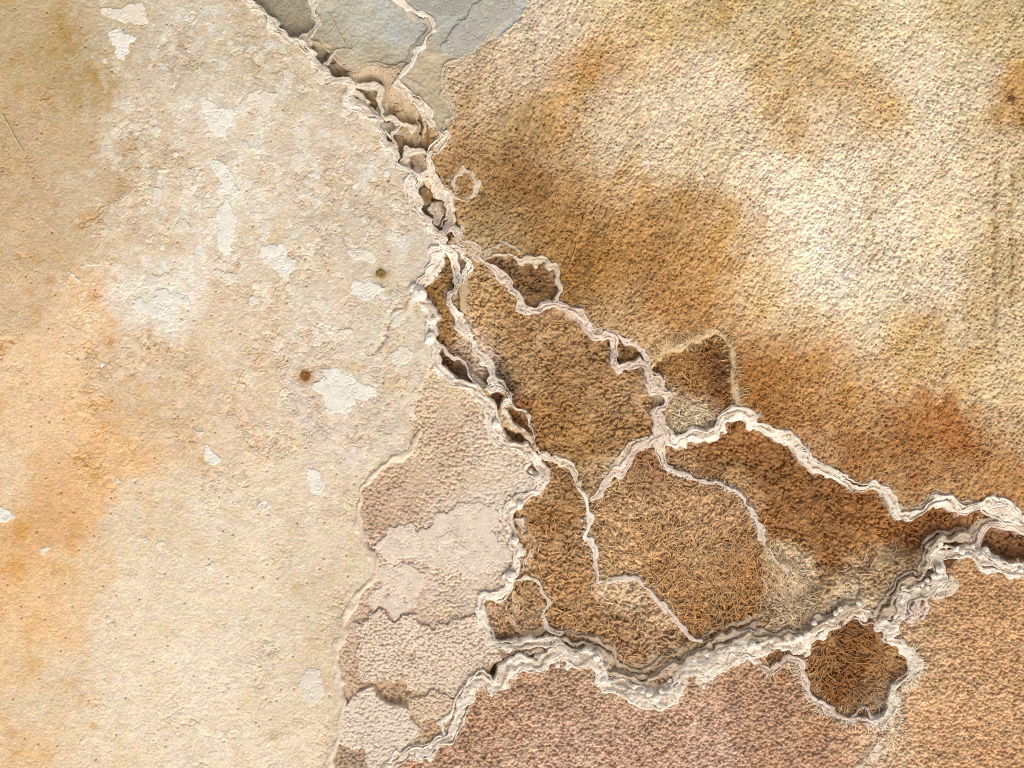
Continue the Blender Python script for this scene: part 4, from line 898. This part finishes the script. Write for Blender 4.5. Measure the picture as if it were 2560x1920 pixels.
FW = lin((238, 230, 214)) / EXPO; FG = lin((232, 219, 198)) / EXPO
FL = [
 (T('O', (510,60), (560,40), (700,50), (740,100), (750,170), (830,200), (850,240), (780,270), (750,320), (700,270), (640,235), (560,190), (520,130)), FW, "large shield-shaped white flake in the middle of the stained crust"),
 (T('O', (1280,370), (1340,350), (1460,330), (1540,360), (1640,420), (1560,470), (1450,515), (1340,490), (1280,480)), FW, "broad smooth white flake just below the olive algae tuft"),
 (T('O', (1290,80), (1380,50), (1480,50), (1500,120), (1520,160), (1480,210), (1380,180), (1290,150)), FG, "pitted pale flake just above the olive algae tuft"),
 (T('O', (1030,1100), (1120,1080), (1200,1090), (1240,1140), (1320,1140), (1310,1200), (1380,1250), (1480,1230), (1510,1300), (1450,1340), (1430,1400), (1340,1370), (1350,1440), (1290,1460), (1270,1570), (1210,1580), (1170,1500), (1110,1490), (1080,1400), (1050,1340), (980,1290), (960,1240), (1030,1210), (1090,1180)), FW, "biggest white flake, many-armed, right of the rusty brown tuft"),
 (T('O', (1150,750), (1250,740), (1310,760), (1320,810), (1250,850), (1190,820)), FG, "small pale wedge flake between the smooth flake and the many-armed one"),
 (T('O', (1640,980), (1720,910), (1820,930), (1840,1020), (1780,1090), (1680,1100)), FG, "round pale flake near the white rim above the pink pool"),
 (T('O', (400,500), (470,450), (540,480), (510,540), (420,550)), FG, "small faint flake below the shield-shaped white flake"),
 (T('Z', (700,190), (790,170), (840,240), (880,270), (840,300), (820,350), (800,400), (750,370), (740,310), (690,260)), FW, "white tooth-shaped flake near the top left olive stain"),
 (T('Z', (620,60), (760,30), (850,10), (960,20), (960,120), (900,170), (820,150), (760,120), (670,110)), FG, "pale pitted flake at the top edge, above the tooth-shaped flake"),
 (T('Z', (1290,640), (1420,660), (1500,700), (1530,740), (1490,790), (1440,850), (1470,890), (1420,870), (1330,840), (1310,720)), FW, "white ragged flake left of its arched twin in the upper crust"),
 (T('Z', (1540,640), (1600,600), (1660,580), (1760,600), (1770,650), (1700,700), (1770,760), (1720,850), (1690,780), (1640,690), (1560,690)), FG, "arched pale flake right of the white ragged flake in the upper crust"),
 (T('Z', (1320,1060), (1420,1040), (1480,1100), (1500,1180), (1570,1220), (1490,1260), (1420,1220), (1380,1150)), FW, "slanting white flake speckled with dark pits, upper middle of the crust"),
 (T('Z', (1000,1090), (1090,1090), (1080,1130), (1000,1130)), FG, "tiny bar-shaped flake left of the slanting pitted flake"),
 (T('Z', (1400,1310), (1460,1280), (1500,1350), (1530,1440), (1480,1470), (1520,1570), (1470,1620), (1410,1590), (1390,1470)), FW, "tall narrow white flake below the slanting pitted flake"),
 (T('Z', (1660,1440), (1690,1400), (1740,1460), (1750,1520), (1700,1560), (1650,1520)), FG, "small pointed pale flake above the shield-shaped white flake"),
 (T('Z', (1150,1440), (1180,1400), (1220,1440), (1200,1500), (1150,1490)), FG, "small rounded flake left of the tall narrow white flake"),
 (T('Z', (1850,1010), (1920,980), (2030,1060), (1980,1100), (1880,1090)), FG, "faint flake nearest the broken crust edge"),
 (T('Z', (980,1220), (1060,1210), (1040,1260), (990,1290)), FG, "tiny wedge flake beside the dark olive stain in the upper crust"),
 (T('Z', (1520,920), (1590,900), (1600,980), (1560,1000)), FG, "tiny hooked flake below the arched pale flake"),
 (T('M', (1120,540), (1250,500), (1340,470), (1440,430), (1500,480), (1600,480), (1610,550), (1520,600), (1500,740), (1440,740), (1430,690), (1330,710), (1330,650), (1230,640), (1150,640)), FW, "white splash-shaped flake in the left middle of the crust"),
 (T('M', (1210,380), (1300,310), (1440,260), (1500,300), (1420,380), (1300,410), (1230,430)), FG, "pale slanting flake directly above the splash-shaped flake"),
 (T('M', (590,310), (640,300), (710,360), (680,385), (610,340)), FW, "small white chip left of the splash-shaped flake"),
 (T('M', (680,210), (760,180), (870,170), (850,210), (700,235)), FG, "thin pale sliver above the small white chip"),
 (T('M', (1830,280), (1900,260), (2000,300), (2080,330), (2000,390), (1900,340)), FG, "blurry pale flake left of the faint flake below the shield"),
 (T('N', (-40,640), (60,650), (100,690), (150,720), (130,760), (60,790), (-40,790)), FW, "white flake cut by the left edge of the picture"),
 (T('N', (1780,130), (1820,120), (1880,160), (1890,220), (1940,210), (1900,260), (1830,290), (1790,220)), FW, "white boot-shaped flake in the lower middle of the crust"),
 (T('N', (1680,0), (1760,20), (1740,50), (1680,30)), FG, "tiny chip above the boot-shaped flake"),
 (T('N', (1000,390), (1040,370), (1070,420), (1030,460), (990,430)), FG, "small round flake right of the orange stain"),
 (T('N', (1190,930), (1230,910), (1260,960), (1220,1000)), FG, "left one of two small round flakes side by side"),
 (T('N', (1350,930), (1400,910), (1420,960), (1380,1010), (1340,970)), FG, "right one of two small round flakes side by side"),
 (T('N', (1990,590), (2060,570), (2100,610), (2040,640)), FG, "tiny flake between the boot-shaped flake and the oval flake"),
 (T('N', (1760,1180), (1820,1140), (1880,1150), (1880,1220), (1790,1230)), FG, "pale five-sided flake in the lower crust"),
 (T('N', (330,1000), (390,990), (410,1030), (350,1060)), FG, "small pale chip on the orange stain at the left"),
 (T('V', (655,1450), (670,1430), (690,1460), (700,1500), (690,1530), (665,1525), (645,1490)), FG, "tall pale flake beside the smooth cream rim at the bottom"),
 (T('V', (662,1022), (680,1010), (698,1030), (697,1055), (678,1068), (660,1050)), FW, "white squarish flake left of the smooth cream rim"),
 (T('V', (550,1085), (575,1072), (600,1085), (590,1098), (565,1104)), FG, "oval white flake left of the squarish flake"),
]
for poly, c, lb in FL:
    sheet("mineral_flake", lb, "mineral flake", poly, 2.3, c, M_FLAKE, group="white mineral flakes on the stained crust", ragged=1.0, edge=2.6)

r2 = np.random.default_rng(5)
done = [np.mean(np.asarray(f[0]), 0) for f in FL]; nn = 0
while nn < 46:
    c_ = r2.uniform((230, 40), (1040, 930))
    if KL[iy(c_[1]), ix(c_[0])] != KN.index('crust') or min(np.hypot(*(c_ - d_)) for d_ in done) < 42 or r2.random() > np.exp(-(((c_[0] - 600) / 300) ** 2 + ((c_[1] - 420) / 330) ** 2)): continue
    done.append(c_); nn += 1
    an = np.sort(r2.uniform(0, 2 * math.pi, 8)); rr = r2.uniform(5, 15) * r2.uniform(.55, 1.25, 8); st_ = r2.uniform(.7, 1.4)
    sheet("mineral_flake", "tiny ragged pale flake among the larger white flakes of the upper crust", "mineral flake", np.stack([c_[0] + rr * st_ * np.cos(an), c_[1] + rr / st_ * np.sin(an)], 1), 1.6, FW if nn % 3 == 0 else FG, M_FLAKE, group="tiny flakes scattered over the upper crust", ragged=0.6, edge=2.6)
PK = lin((230, 210, 188)) / EXPO; PK2 = lin((230, 207, 182)) / EXPO; PK3 = lin((224, 198, 168)) / EXPO
PG = "broken crust plates in the pink pool"
sheet("crust_plate", "smooth wide pinkish-grey plate across the middle of the pink pool", "crust plate",
      T('G', (560,380), (640,370), (690,300), (740,270), (810,240), (880,190), (960,190), (980,260), (1080,230), (1150,140), (1250,40), (1450,30), (1690,40), (1720,250), (1770,400), (1780,520), (1660,600), (1480,620), (1400,690), (1290,600), (1050,600), (1060,490), (900,520), (800,500), (820,540), (700,570)),
      7, PK, M_PLATE, PG, 1.0, [(1243, 1325, 11), (1247, 1340, 7)], tilt=(0, .005), edge=2.5, low=-7)
sheet("crust_plate", "small notched pinkish plate hanging below the wide smooth plate", "crust plate",
      T('G', (550,810), (640,770), (620,680), (700,560), (900,560), (1050,600), (1020,700), (980,900), (900,940), (830,970), (760,1030), (700,950), (570,950)), 5.5, PK, M_PLATE, PG, 1.0, [(1018, 1490, 5), (964, 1480, 4)], edge=2.5, low=-7)
sheet("crust_plate", "largest gritty plate with a scalloped upper edge and a dark hole", "crust plate",
      T('J', (430,400), (520,350), (560,320), (640,310), (700,370), (780,375), (850,305), (970,320), (980,390), (1080,400), (1100,440), (1160,410), (1250,380), (1450,350), (1500,330), (1540,480), (1640,590), (1700,680), (1680,760), (1560,790), (1450,860), (1300,960), (1130,980), (960,980), (800,900), (640,930), (420,870), (450,650)),
      8, PK2, M_PLATE, PG, 1.0, [(1034, 1636, 10), (1028, 1646, 6), (1080, 1655, 5), (1090, 1672, 5)], tilt=(0, -.035), edge=2.5, grit=2.6, low=-7)
sheet("crust_plate", "gritty plate rising to a sharp spike at the bottom of the pink pool", "crust plate",
      T('J', (320,1130), (440,1050), (560,945), (610,965), (680,1080), (740,1135), (870,1135), (950,1250), (1010,1360), (860,1480), (750,1640), (700,1900), (540,1900), (540,1560), (490,1490), (430,1540), (330,1440), (280,1500), (250,1400)),
      10, PK, M_PLATE, PG, 0.6, [], tilt=(0, -.02), edge=2.5, grit=1.8, low=-7)
sheet("crust_plate", "tan-edged plate beside the white rim, right of the brown hollow", "crust plate",
      T('J', (890,1060), (1000,1010), (1130,1000), (1250,1030), (1330,1090), (1300,1180), (1220,1245), (1050,1250), (950,1230)), 7, PK3, M_PLATE, PG, 1.0, [], tilt=(0, -.03), edge=2.5, grit=2.4, low=-7)
sheet("crust_plate", "arch-shaped curl of plate lying on the wide smooth plate", "crust plate",
      T('G', (1130,450), (1120,400), (1145,330), (1200,290), (1300,275), (1350,320), (1330,350), (1260,360), (1210,420), (1170,460)), 9.5, PK, M_PLATE, PG, 0.6, [], edge=3.5, low=-7)
sheet("crust_plate", "leaf-shaped chip of plate beside the arch-shaped curl", "crust plate",
      T('G', (1255,430), (1265,360), (1330,355), (1400,400), (1425,445), (1360,465)), 10, PK, M_PLATE, PG, 0.6, [], edge=3.5, low=-7)
# thin silt sheets at the top
GS = lin((184, 177, 162)) / EXPO
GG = "thin grey silt sheets at the top"
sheet("silt_sheet", "pale grey silt sheet with lobed edge beside the brown granular bank", "silt sheet",
      T('A', (2300,-100), (2110,-20), (1990,60), (1960,150), (1850,190), (1900,210), (1820,250), (1790,320), (1715,410), (1750,480), (1830,490), (1900,530), (2000,480), (2100,360), (2230,260), (2400,120)), 4.5, GS, M_GREY, GG, 0.4, [], edge=2.5, low=-6)
sheet("silt_sheet", "darker grey silt sheet at the top edge, right of the white lip", "silt sheet",
      T('A', (1400,-120), (1450,10), (1500,70), (1640,110), (1720,150), (1830,140), (1940,130), (1980,50), (2080,-20), (2150,-120)), 3.5, lin((172, 166, 152)) / EXPO, M_GREY, GG, 0.4, [], edge=2.5, low=-6)

# ------------------------------------------------------------------ the ground itself
def land(name, mask, mat):
    cells = mask[:-1, :-1]
    o = grid_object(name, (slice(0, NY), slice(0, NX)), ZG, STAIN, cells, mat)
    return tag(o, kind='structure') if o else None
# the outer edge of the surveyed land dips under the wider ground
edge = np.minimum(np.minimum(X + 110, 2668 - X), np.minimum(Y + 90, 2008 - Y))
ZG -= 26 * sstep(40, 2, edge)
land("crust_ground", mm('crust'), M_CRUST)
land("algae_slope", mm('slope'), M_ALGAE)
land("granular_ground", mm('bottom'), M_BED)
land("pink_pool_bed", mm('pink'), M_PLATE)
land("grey_pool_bed", mm('grey'), M_GREY)
land("channel_bed", mm('chan'), M_LEDGE)
bedm = mm('bed')
for nm in ('corner', 'right', 'fil', 'mid', 'center', 'ring', 'tri', 'g', 'k', 'e2', 'apron'):
    land("pool_bed", lab == ZI[nm], M_BED)
land("channel_bed", np.isin(lab, [ZI[n] for n in ('strip_w', 'strip_p', 'pocket', 'pocket2', 'pocket3', 'pocket4', 'pocket5', 'pocket6')]), M_BED)
# wider ground out to the horizon
gxo = np.concatenate([-np.geomspace(60000, 1300, 60), np.linspace(-1250, 3800, 220), np.geomspace(3900, 62000, 60)])
gyo = np.concatenate([-np.geomspace(60000, 1300, 60), np.linspace(-1250, 3200, 200), np.geomspace(3300, 62000, 60)])
XO, YO = np.meshgrid(gxo.astype(F), gyo.astype(F))
inn = (XO > -70) & (XO < 2630) & (YO > -50) & (YO < 1970)
ZO = -8 + 8 * fbm(XO, YO, 240, 230, 3) * 1.0 + 2 * fbm(XO, YO, 40, 233, 2)
ZO = np.where(inn, -60, ZO)
cc = colour_field('crust', 80, np.clip(XO, -150, 2700), np.clip(YO, -150, 2050)); c2 = colour_field('slope', 80, np.clip(XO, -150, 2700), np.clip(YO, -150, 2050)); c3 = colour_field('bottom', 80, np.clip(XO, -150, 2700), np.clip(YO, -150, 2050))
k1 = sstep(700, 1000, XO + 200 * fbm(XO, YO, 500, 240, 2))[..., None]; k2 = sstep(1300, 1700, YO + 200 * fbm(XO, YO, 500, 243, 2))[..., None]
CO = (cc * (1 - k1) + k1 * (c2 * (1 - k2) + c3 * k2)) / EXPO * (1 + .12 * fbm(XO, YO, 70, 246, 3))[..., None]
hh, ww = XO.shape
ii = np.arange(hh * ww).reshape(hh, ww)
Qo = np.stack([ii[:-1, :-1].ravel(), ii[1:, :-1].ravel(), ii[1:, 1:].ravel(), ii[:-1, 1:].ravel()], 1)
og = link("ground", raw_mesh("ground", np.stack([wx(XO).ravel(), wy(YO).ravel(), (ZO / 1000).ravel()], 1), Qo, np.clip(CO.reshape(-1, 3), .02, .85), M_CRUST))
tag(og, kind='structure')

# ------------------------------------------------------------------ algae strands
def zsurf(x, y):
    i = np.clip(np.round((x - gx[0]) / ST).astype(int), 0, NX - 1); j = np.clip(np.round((y - gy[0]) / ST).astype(int), 0, NY - 1)
    return ZG[j, i]
def strands(name, px, py, ang, length, rad, col, lift=(1.0, 3.5), curl=0.9, K=7, mat=M_STRAND, kind='stuff', parent=None, cvar=.22):
    n = len(px)
    t = np.linspace(0, 1, K)
    a = ang[:, None] + (rng.normal(0, curl, n)[:, None] * (t - .3)[None] + rng.normal(0, curl * .35, (n, K)).cumsum(1) * .5)
    stp = (length / (K - 1))[:, None]
    x = px[:, None] + np.concatenate([np.zeros((n, 1)), (np.cos(a) * stp)[:, :-1].cumsum(1)], 1)
    y = py[:, None] + np.concatenate([np.zeros((n, 1)), (np.sin(a) * stp)[:, :-1].cumsum(1)], 1)
    zz = zsurf(x, y)
    zz = np.maximum(zz, zz.mean(1, keepdims=True) - 1.5)
    zz = (zz + np.roll(zz, 1, 1) + np.roll(zz, -1, 1)) / 3
    z = zz + rng.uniform(*lift, n)[:, None] * (0.35 + 0.65 * np.sin(np.pi * np.clip(t * 1.1, 0, 1)))[None]
    r = rad[:, None] * (0.55 + 0.45 * np.sin(np.pi * (0.15 + .8 * t)))[None]
    dx = np.gradient(x, axis=1); dy = np.gradient(y, axis=1); L = np.hypot(dx, dy) + 1e-6
    nx, ny = -dy / L, dx / L
    S = 5
    V = np.zeros((n, K, S, 3))
    for s in range(S):
        th = 2 * math.pi * s / S
        V[:, :, s, 0] = x + nx * r * math.cos(th); V[:, :, s, 1] = y + ny * r * math.cos(th); V[:, :, s, 2] = z + r * math.sin(th)
    V = V.reshape(-1, 3)
    V = np.stack([wx(V[:, 0]), wy(V[:, 1]), V[:, 2] / 1000], 1)
    b = (np.arange(n) * K * S)[:, None, None] + (np.arange(K - 1) * S)[None, :, None] + np.arange(S)[None, None]
    b2 = (np.arange(n) * K * S)[:, None, None] + (np.arange(K - 1) * S)[None, :, None] + ((np.arange(S) + 1) % S)[None, None]
    Q = np.stack([b, b2, b2 + S, b + S], -1).reshape(-1, 4)
    cb = np.asarray(col)[None] if np.ndim(col) == 1 else np.asarray(col)
    C = np.clip(cb * (1 + rng.normal(0, cvar, n))[:, None], .02, .8)
    C = np.repeat(np.broadcast_to(C, (n, 3)), K * S, 0)
    org = V.mean(0)
    o = link(name, raw_mesh(name, V - org, Q, C, mat), parent, tuple(org))
    if kind and parent is None: tag(o, kind=kind)
    return o
def scatter(poly, n):
    p = np.asarray(poly); out = []
    lo, hi = p.min(0), p.max(0)
    tot = 0
    while tot < n:
        q = rng.uniform(lo, hi, (n * 2, 2)).astype(F)
        m = inside(poly, q[:, 0], q[:, 1]); out.append(q[m]); tot += int(m.sum())
    return np.concatenate(out)[:n]
def col_at(x, y, gain=1.35):
    i = np.clip(np.round((x - gx[0]) / ST).astype(int), 0, NX - 1); j = np.clip(np.round((y - gy[0]) / ST).astype(int), 0, NY - 1)
    c = ALB[j, i] * gain
    return np.maximum(c * np.minimum(1, .72 / c.max(1, keepdims=True)), .015)
# long strands in the strand-filled pool: fanning out from the lower middle
q = scatter(basin_fil, 2300)
q = q[rng.random(len(q)) < .35 + .65 * sstep(1240, 1420, q[:, 1])]
a = np.arctan2(q[:, 1] - 1640, q[:, 0] - 1800) + rng.normal(0, .8, len(q)) + .9 * vnoise(q[:, 0], q[:, 1], 80, 250)
strands("algae_strands", q[:, 0], q[:, 1], a, rng.uniform(12, 46, len(q)), rng.uniform(1.0, 1.9, len(q)), .6 * col_at(q[:, 0], q[:, 1], 1.05) + .4 * lin((196, 156, 112)) / EXPO, (1.0, 4.5), curl=1.0, cvar=.18)
q = scatter(basin_mid, 420)
a = rng.normal(-1.4, .9, len(q)) + vnoise(q[:, 0], q[:, 1], 60, 251)
strands("algae_strands", q[:, 0], q[:, 1], a, rng.uniform(9, 34, len(q)), rng.uniform(1.5, 2.6, len(q)), col_at(q[:, 0], q[:, 1], 1.15), (2, 6))
q = scatter(basin_right, 240)
a = rng.normal(-.5, .9, len(q)) + 1.2 * vnoise(q[:, 0], q[:, 1], 90, 252)
strands("algae_strands", q[:, 0], q[:, 1], a, rng.uniform(10, 40, len(q)), rng.uniform(1.2, 2.2, len(q)), col_at(q[:, 0], q[:, 1], 1.1), (2, 6), curl=1.2)
q = scatter(basin_center, 300)
a = rng.normal(1.3, 1.0, len(q)) + vnoise(q[:, 0], q[:, 1], 90, 253)
strands("algae_strands", q[:, 0], q[:, 1], a, rng.uniform(8, 26, len(q)), rng.uniform(1.2, 2.1, len(q)), col_at(q[:, 0], q[:, 1], 1.1), (1, 3.5), curl=1.2)
q = scatter(basin_k, 420)
a = np.arctan2(q[:, 1] - 1600, q[:, 0] - 2050) + rng.normal(0, .7, len(q)) + .8 * vnoise(q[:, 0], q[:, 1], 50, 257)
strands("algae_strands", q[:, 0], q[:, 1], a, rng.uniform(16, 54, len(q)), rng.uniform(1.0, 1.8, len(q)), col_at(q[:, 0], q[:, 1], 1.2), (2, 6), curl=.5, cvar=.16)
q = scatter(basin_corner, 700)
a = rng.normal(.7, 1, len(q))
strands("algae_strands", q[:, 0], q[:, 1], a, rng.uniform(8, 30, len(q)), rng.uniform(.8, 1.4, len(q)), col_at(q[:, 0], q[:, 1], 1.2), (1, 4), curl=1.0)
# pale stiff strands at the ends of the strand-filled pool
for poly, n, ang0 in ((T('F', (1830,480), (1920,530), (2060,640), (2212,760), (2212,980), (2000,1080), (1880,1060), (1900,900), (2050,850), (1950,650), (1830,600)), 300, -2.2),
                      (T('E', (0,900), (150,1000), (330,1120), (420,1250), (300,1420), (100,1440), (0,1500)), 480, -2.1)):
    q = scatter(poly, n)
    strands("pale_algae_strands", q[:, 0], q[:, 1], rng.normal(ang0, .35, n), rng.uniform(12, 34, n), rng.uniform(.9, 1.7, n), lin((214, 184, 146)) / EXPO, (1.0, 3.5), curl=.4)
# fringes of spikes along the rims
def fringe(pts, side, n, lo, hi, lmin, lmax, col, spread=.35, rad=(1.0, 1.8), both=False):
    p = chaikin(pts, 2); seg = np.hypot(*np.diff(p, axis=0).T); L = np.concatenate([[0], np.cumsum(seg)])
    al = rng.uniform(0, L[-1] * .999, n); k = np.clip(np.searchsorted(L, al, 'right') - 1, 0, len(seg) - 1)
    f = ((al - L[k]) / seg[k])[:, None]; q = p[k] * (1 - f) + p[k + 1] * f
    tg = (p[k + 1] - p[k]) / seg[k][:, None]
    keep_ = vnoise(q[:, 0].astype(F), q[:, 1].astype(F), 26, 260) + .5 * vnoise(q[:, 0].astype(F), q[:, 1].astype(F), 9, 261) > rng.uniform(-.7, .5, n)
    q, tg = q[keep_], tg[keep_]; n = len(q); lmax = lmax * 1.0
    sd = np.where(rng.random(n) < .5, 1, -1) if both else np.full(n, side)
    nx, ny = tg[:, 1] * sd, -tg[:, 0] * sd
    off = rng.uniform(lo, hi, n)
    return strands("rim_fringe", q[:, 0] + nx * off, q[:, 1] + ny * off, np.arctan2(ny, nx) + rng.normal(0, spread, n), rng.uniform(lmin, lmax, n), rng.uniform(*rad, n), col, (1, 5), curl=.35)
fringe(krim[3:11], 1, 420, 2, 8, 8, 30, lin((232, 204, 168)) / EXPO)
fringe(krim[11:], -1, 420, 2, 8, 8, 30, lin((216, 178, 132)) / EXPO)
fringe(krim[6:], 1, 420, 1, 8, 8, 26, lin((230, 202, 170)) / EXPO)
fringe(s1[5:21], 1, 260, 1, 5, 5, 16, lin((226, 198, 166)) / EXPO, both=True, rad=(.8, 1.5))
fringe(thin_e[5:], 1, 520, 0, 5, 4, 12, lin((234, 212, 188)) / EXPO, both=True, rad=(.8, 1.5))
fringe(corner, 1, 800, -8, 12, 8, 24, lin((206, 172, 122)) / EXPO, both=True, rad=(.7, 1.3), spread=.5)
fringe(T('K', (1090,1130), (1130,1250), (1080,1380), (960,1480), (900,1560), (850,1660)), 1, 600, -10, 10, 8, 26, lin((232, 200, 162)) / EXPO, both=True, spread=.5)
# short fuzz over the brown part of the slope
q = np.stack([rng.uniform(1150, 2500, 60000), rng.uniform(300, 1250, 60000)], 1).astype(F)
jj = np.clip(np.round((q[:, 1] - gy[0]) / ST).astype(int), 0, NY - 1); i_ = np.clip(np.round((q[:, 0] - gx[0]) / ST).astype(int), 0, NX - 1)
keep = (KL[jj, i_] == 0) & (rng.random(len(q)) < 0.16 * sstep(0.42, 0.16, ALB[jj, i_, 1]) + .012)
q = q[keep]
a = rng.normal(-1.05, .7, len(q)) + 1.2 * vnoise(q[:, 0], q[:, 1], 140, 255)
strands("algae_fuzz", q[:, 0], q[:, 1], a, rng.uniform(7, 22, len(q)), rng.uniform(.7, 1.3, len(q)), col_at(q[:, 0], q[:, 1], 1.12), (.8, 3), curl=.9)

# ------------------------------------------------------------------ single small things
def stalk(name, label, cat, pts, r0, r1, col, z0=2.0, nodes=()):
    p = chaikin(pts, 2); n = len(p); t = np.linspace(0, 1, n)
    z = zsurf(p[:, 0], p[:, 1]); z = np.linspace(z[:3].mean(), z[-3:].mean(), n); z = np.maximum(z, np.array([zsurf(np.array([a]), np.array([b]))[0] for a, b in p])) + z0
    r = r0 + (r1 - r0) * t
    for nd in nodes: r = r + 0.5 * np.exp(-((t - nd) / .02) ** 2)
    d = np.gradient(p, axis=0); d /= np.hypot(*d.T)[:, None]
    S = 8; V = []
    for k in range(n):
        for s in range(S):
            th = 2 * math.pi * s / S
            V.append((wx(p[k, 0] - d[k, 1] * r[k] * math.cos(th)), wy(p[k, 1] + d[k, 0] * r[k] * math.cos(th)), (z[k] + r[k] * math.sin(th)) / 1000))
    V.append((wx(p[0, 0]), wy(p[0, 1]), z[0] / 1000)); V.append((wx(p[-1, 0]), wy(p[-1, 1]), z[-1] / 1000))
    Q = [(k * S + s, k * S + (s + 1) % S, (k + 1) * S + (s + 1) % S, (k + 1) * S + s) for k in range(n - 1) for s in range(S)]
    Q += [(n * S, (s + 1) % S, s, s) for s in range(S)]
    Q = [q_ for q_ in Q if len(set(q_)) == 4]
    V = np.array(V); org = V.mean(0)
    me = raw_mesh(name, V - org, np.array(Q), np.broadcast_to(col, (len(V), 3)) * (1 + .15 * rng.normal(size=len(V)))[:, None], M_WOOD)
    return tag(link(name, me, None, tuple(org)), label, cat)
stalk("dry_stalk", "thin pale dry stalk lying slanted on the crust at the left edge", "stalk", T('Z', (14,735), (60,810), (100,890), (155,978)), 2.3, 1.5, lin((206, 190, 158)), 2.2, (.35, .7))
stalk("dry_stalk", "thin straw-coloured dry stalk lying in the big grey pool", "stalk", T('A', (765,110), (820,220), (870,310), (925,405)), 2.2, 1.6, lin((190, 178, 144)), 3.0, (.5,))
stalk("dry_stalk", "short curled pale stalk at the foot of the slanted one in the grey pool", "stalk", T('A', (800,440), (840,420), (900,410), (960,425)), 1.8, 1.2, lin((200, 184, 150)), 2.5)
stalk("dry_stalk", "dark short stick jammed in the corner of the small grey pool", "stalk", T('A', (470,335), (520,300), (575,275)), 2.6, 2.0, lin((150, 138, 116)), 6)
stalk("grass_blade", "pale upright blade of dry grass on the brown algae slope", "grass blade", T('B', (1640,400), (1660,370), (1695,335)), 1.6, .9, lin((206, 172, 120)), 3)
stalk("grass_blade", "long pale grass blade above the ring-rimmed dark pool", "grass blade", T('B', (1825,955), (1840,900), (1865,850), (1870,790)), 2.0, 1.0, lin((200, 160, 104)), 3)
stalk("grass_blade", "white curved grass blade lying in the square brown hollow", "grass blade", T('D', (1055,650), (1075,690), (1110,720), (1140,750)), 1.3, .8, lin((220, 186, 140)), 5)

def tuft(name, label, x, y, r, n, col):
    e = bpy.data.objects.new(name, None); COL.objects.link(e); e.empty_display_size = .02
    e.location = (wx(x), wy(y), float(sample(ZG, x, y)) / 1000)
    tag(e, label, "algae tuft")
    K, S = 7, 18; V = []; Q = []
    for i in range(K):
        a = (math.pi / 2) * i / (K - 1)
        for s in range(S):
            b = 2 * math.pi * s / S
            rr = r * math.cos(a) * (1 + .16 * math.sin(3 * b + x) + .1 * math.cos(5 * b)) + .05
            V.append((rr * math.cos(b) / 1000, rr * math.sin(b) / 1000, (-2 + .42 * r * math.sin(a) * (1 + .1 * math.sin(4 * b))) / 1000))
    for i in range(K - 1):
        for s in range(S):
            Q.append((i * S + s, i * S + (s + 1) % S, (i + 1) * S + (s + 1) % S, (i + 1) * S + s))
    link("mound", raw_mesh("mound", np.array(V), np.array(Q), np.broadcast_to(col, (len(V), 3)), M_ALGAE), e, tuple(e.location))
    ang = rng.uniform(0, 2 * math.pi, n); rr = r * np.sqrt(rng.random(n)) * .8
    strands("strands", x + rr * np.cos(ang), y + rr * np.sin(ang), ang + rng.normal(0, .4, n), rng.uniform(.5, 1.1, n) * r, rng.uniform(.7, 1.2, n), np.asarray(col) * 1.2, (2, .4 * r), curl=.6, kind=None, parent=e, K=5)
    return e
tuft("algae_tuft", "rusty brown round algae tuft left of the many-armed white flake", 763, 941, 8, 130, lin((138, 88, 34)))
tuft("algae_tuft", "olive algae tuft between the pitted pale flake and the smooth white flake", 952, 685, 8, 110, lin((140, 112, 54)))
tuft("algae_tuft", "small dark brown algae tuft near the upper right edge", 2529, 247, 6, 80, lin((120, 78, 34)))
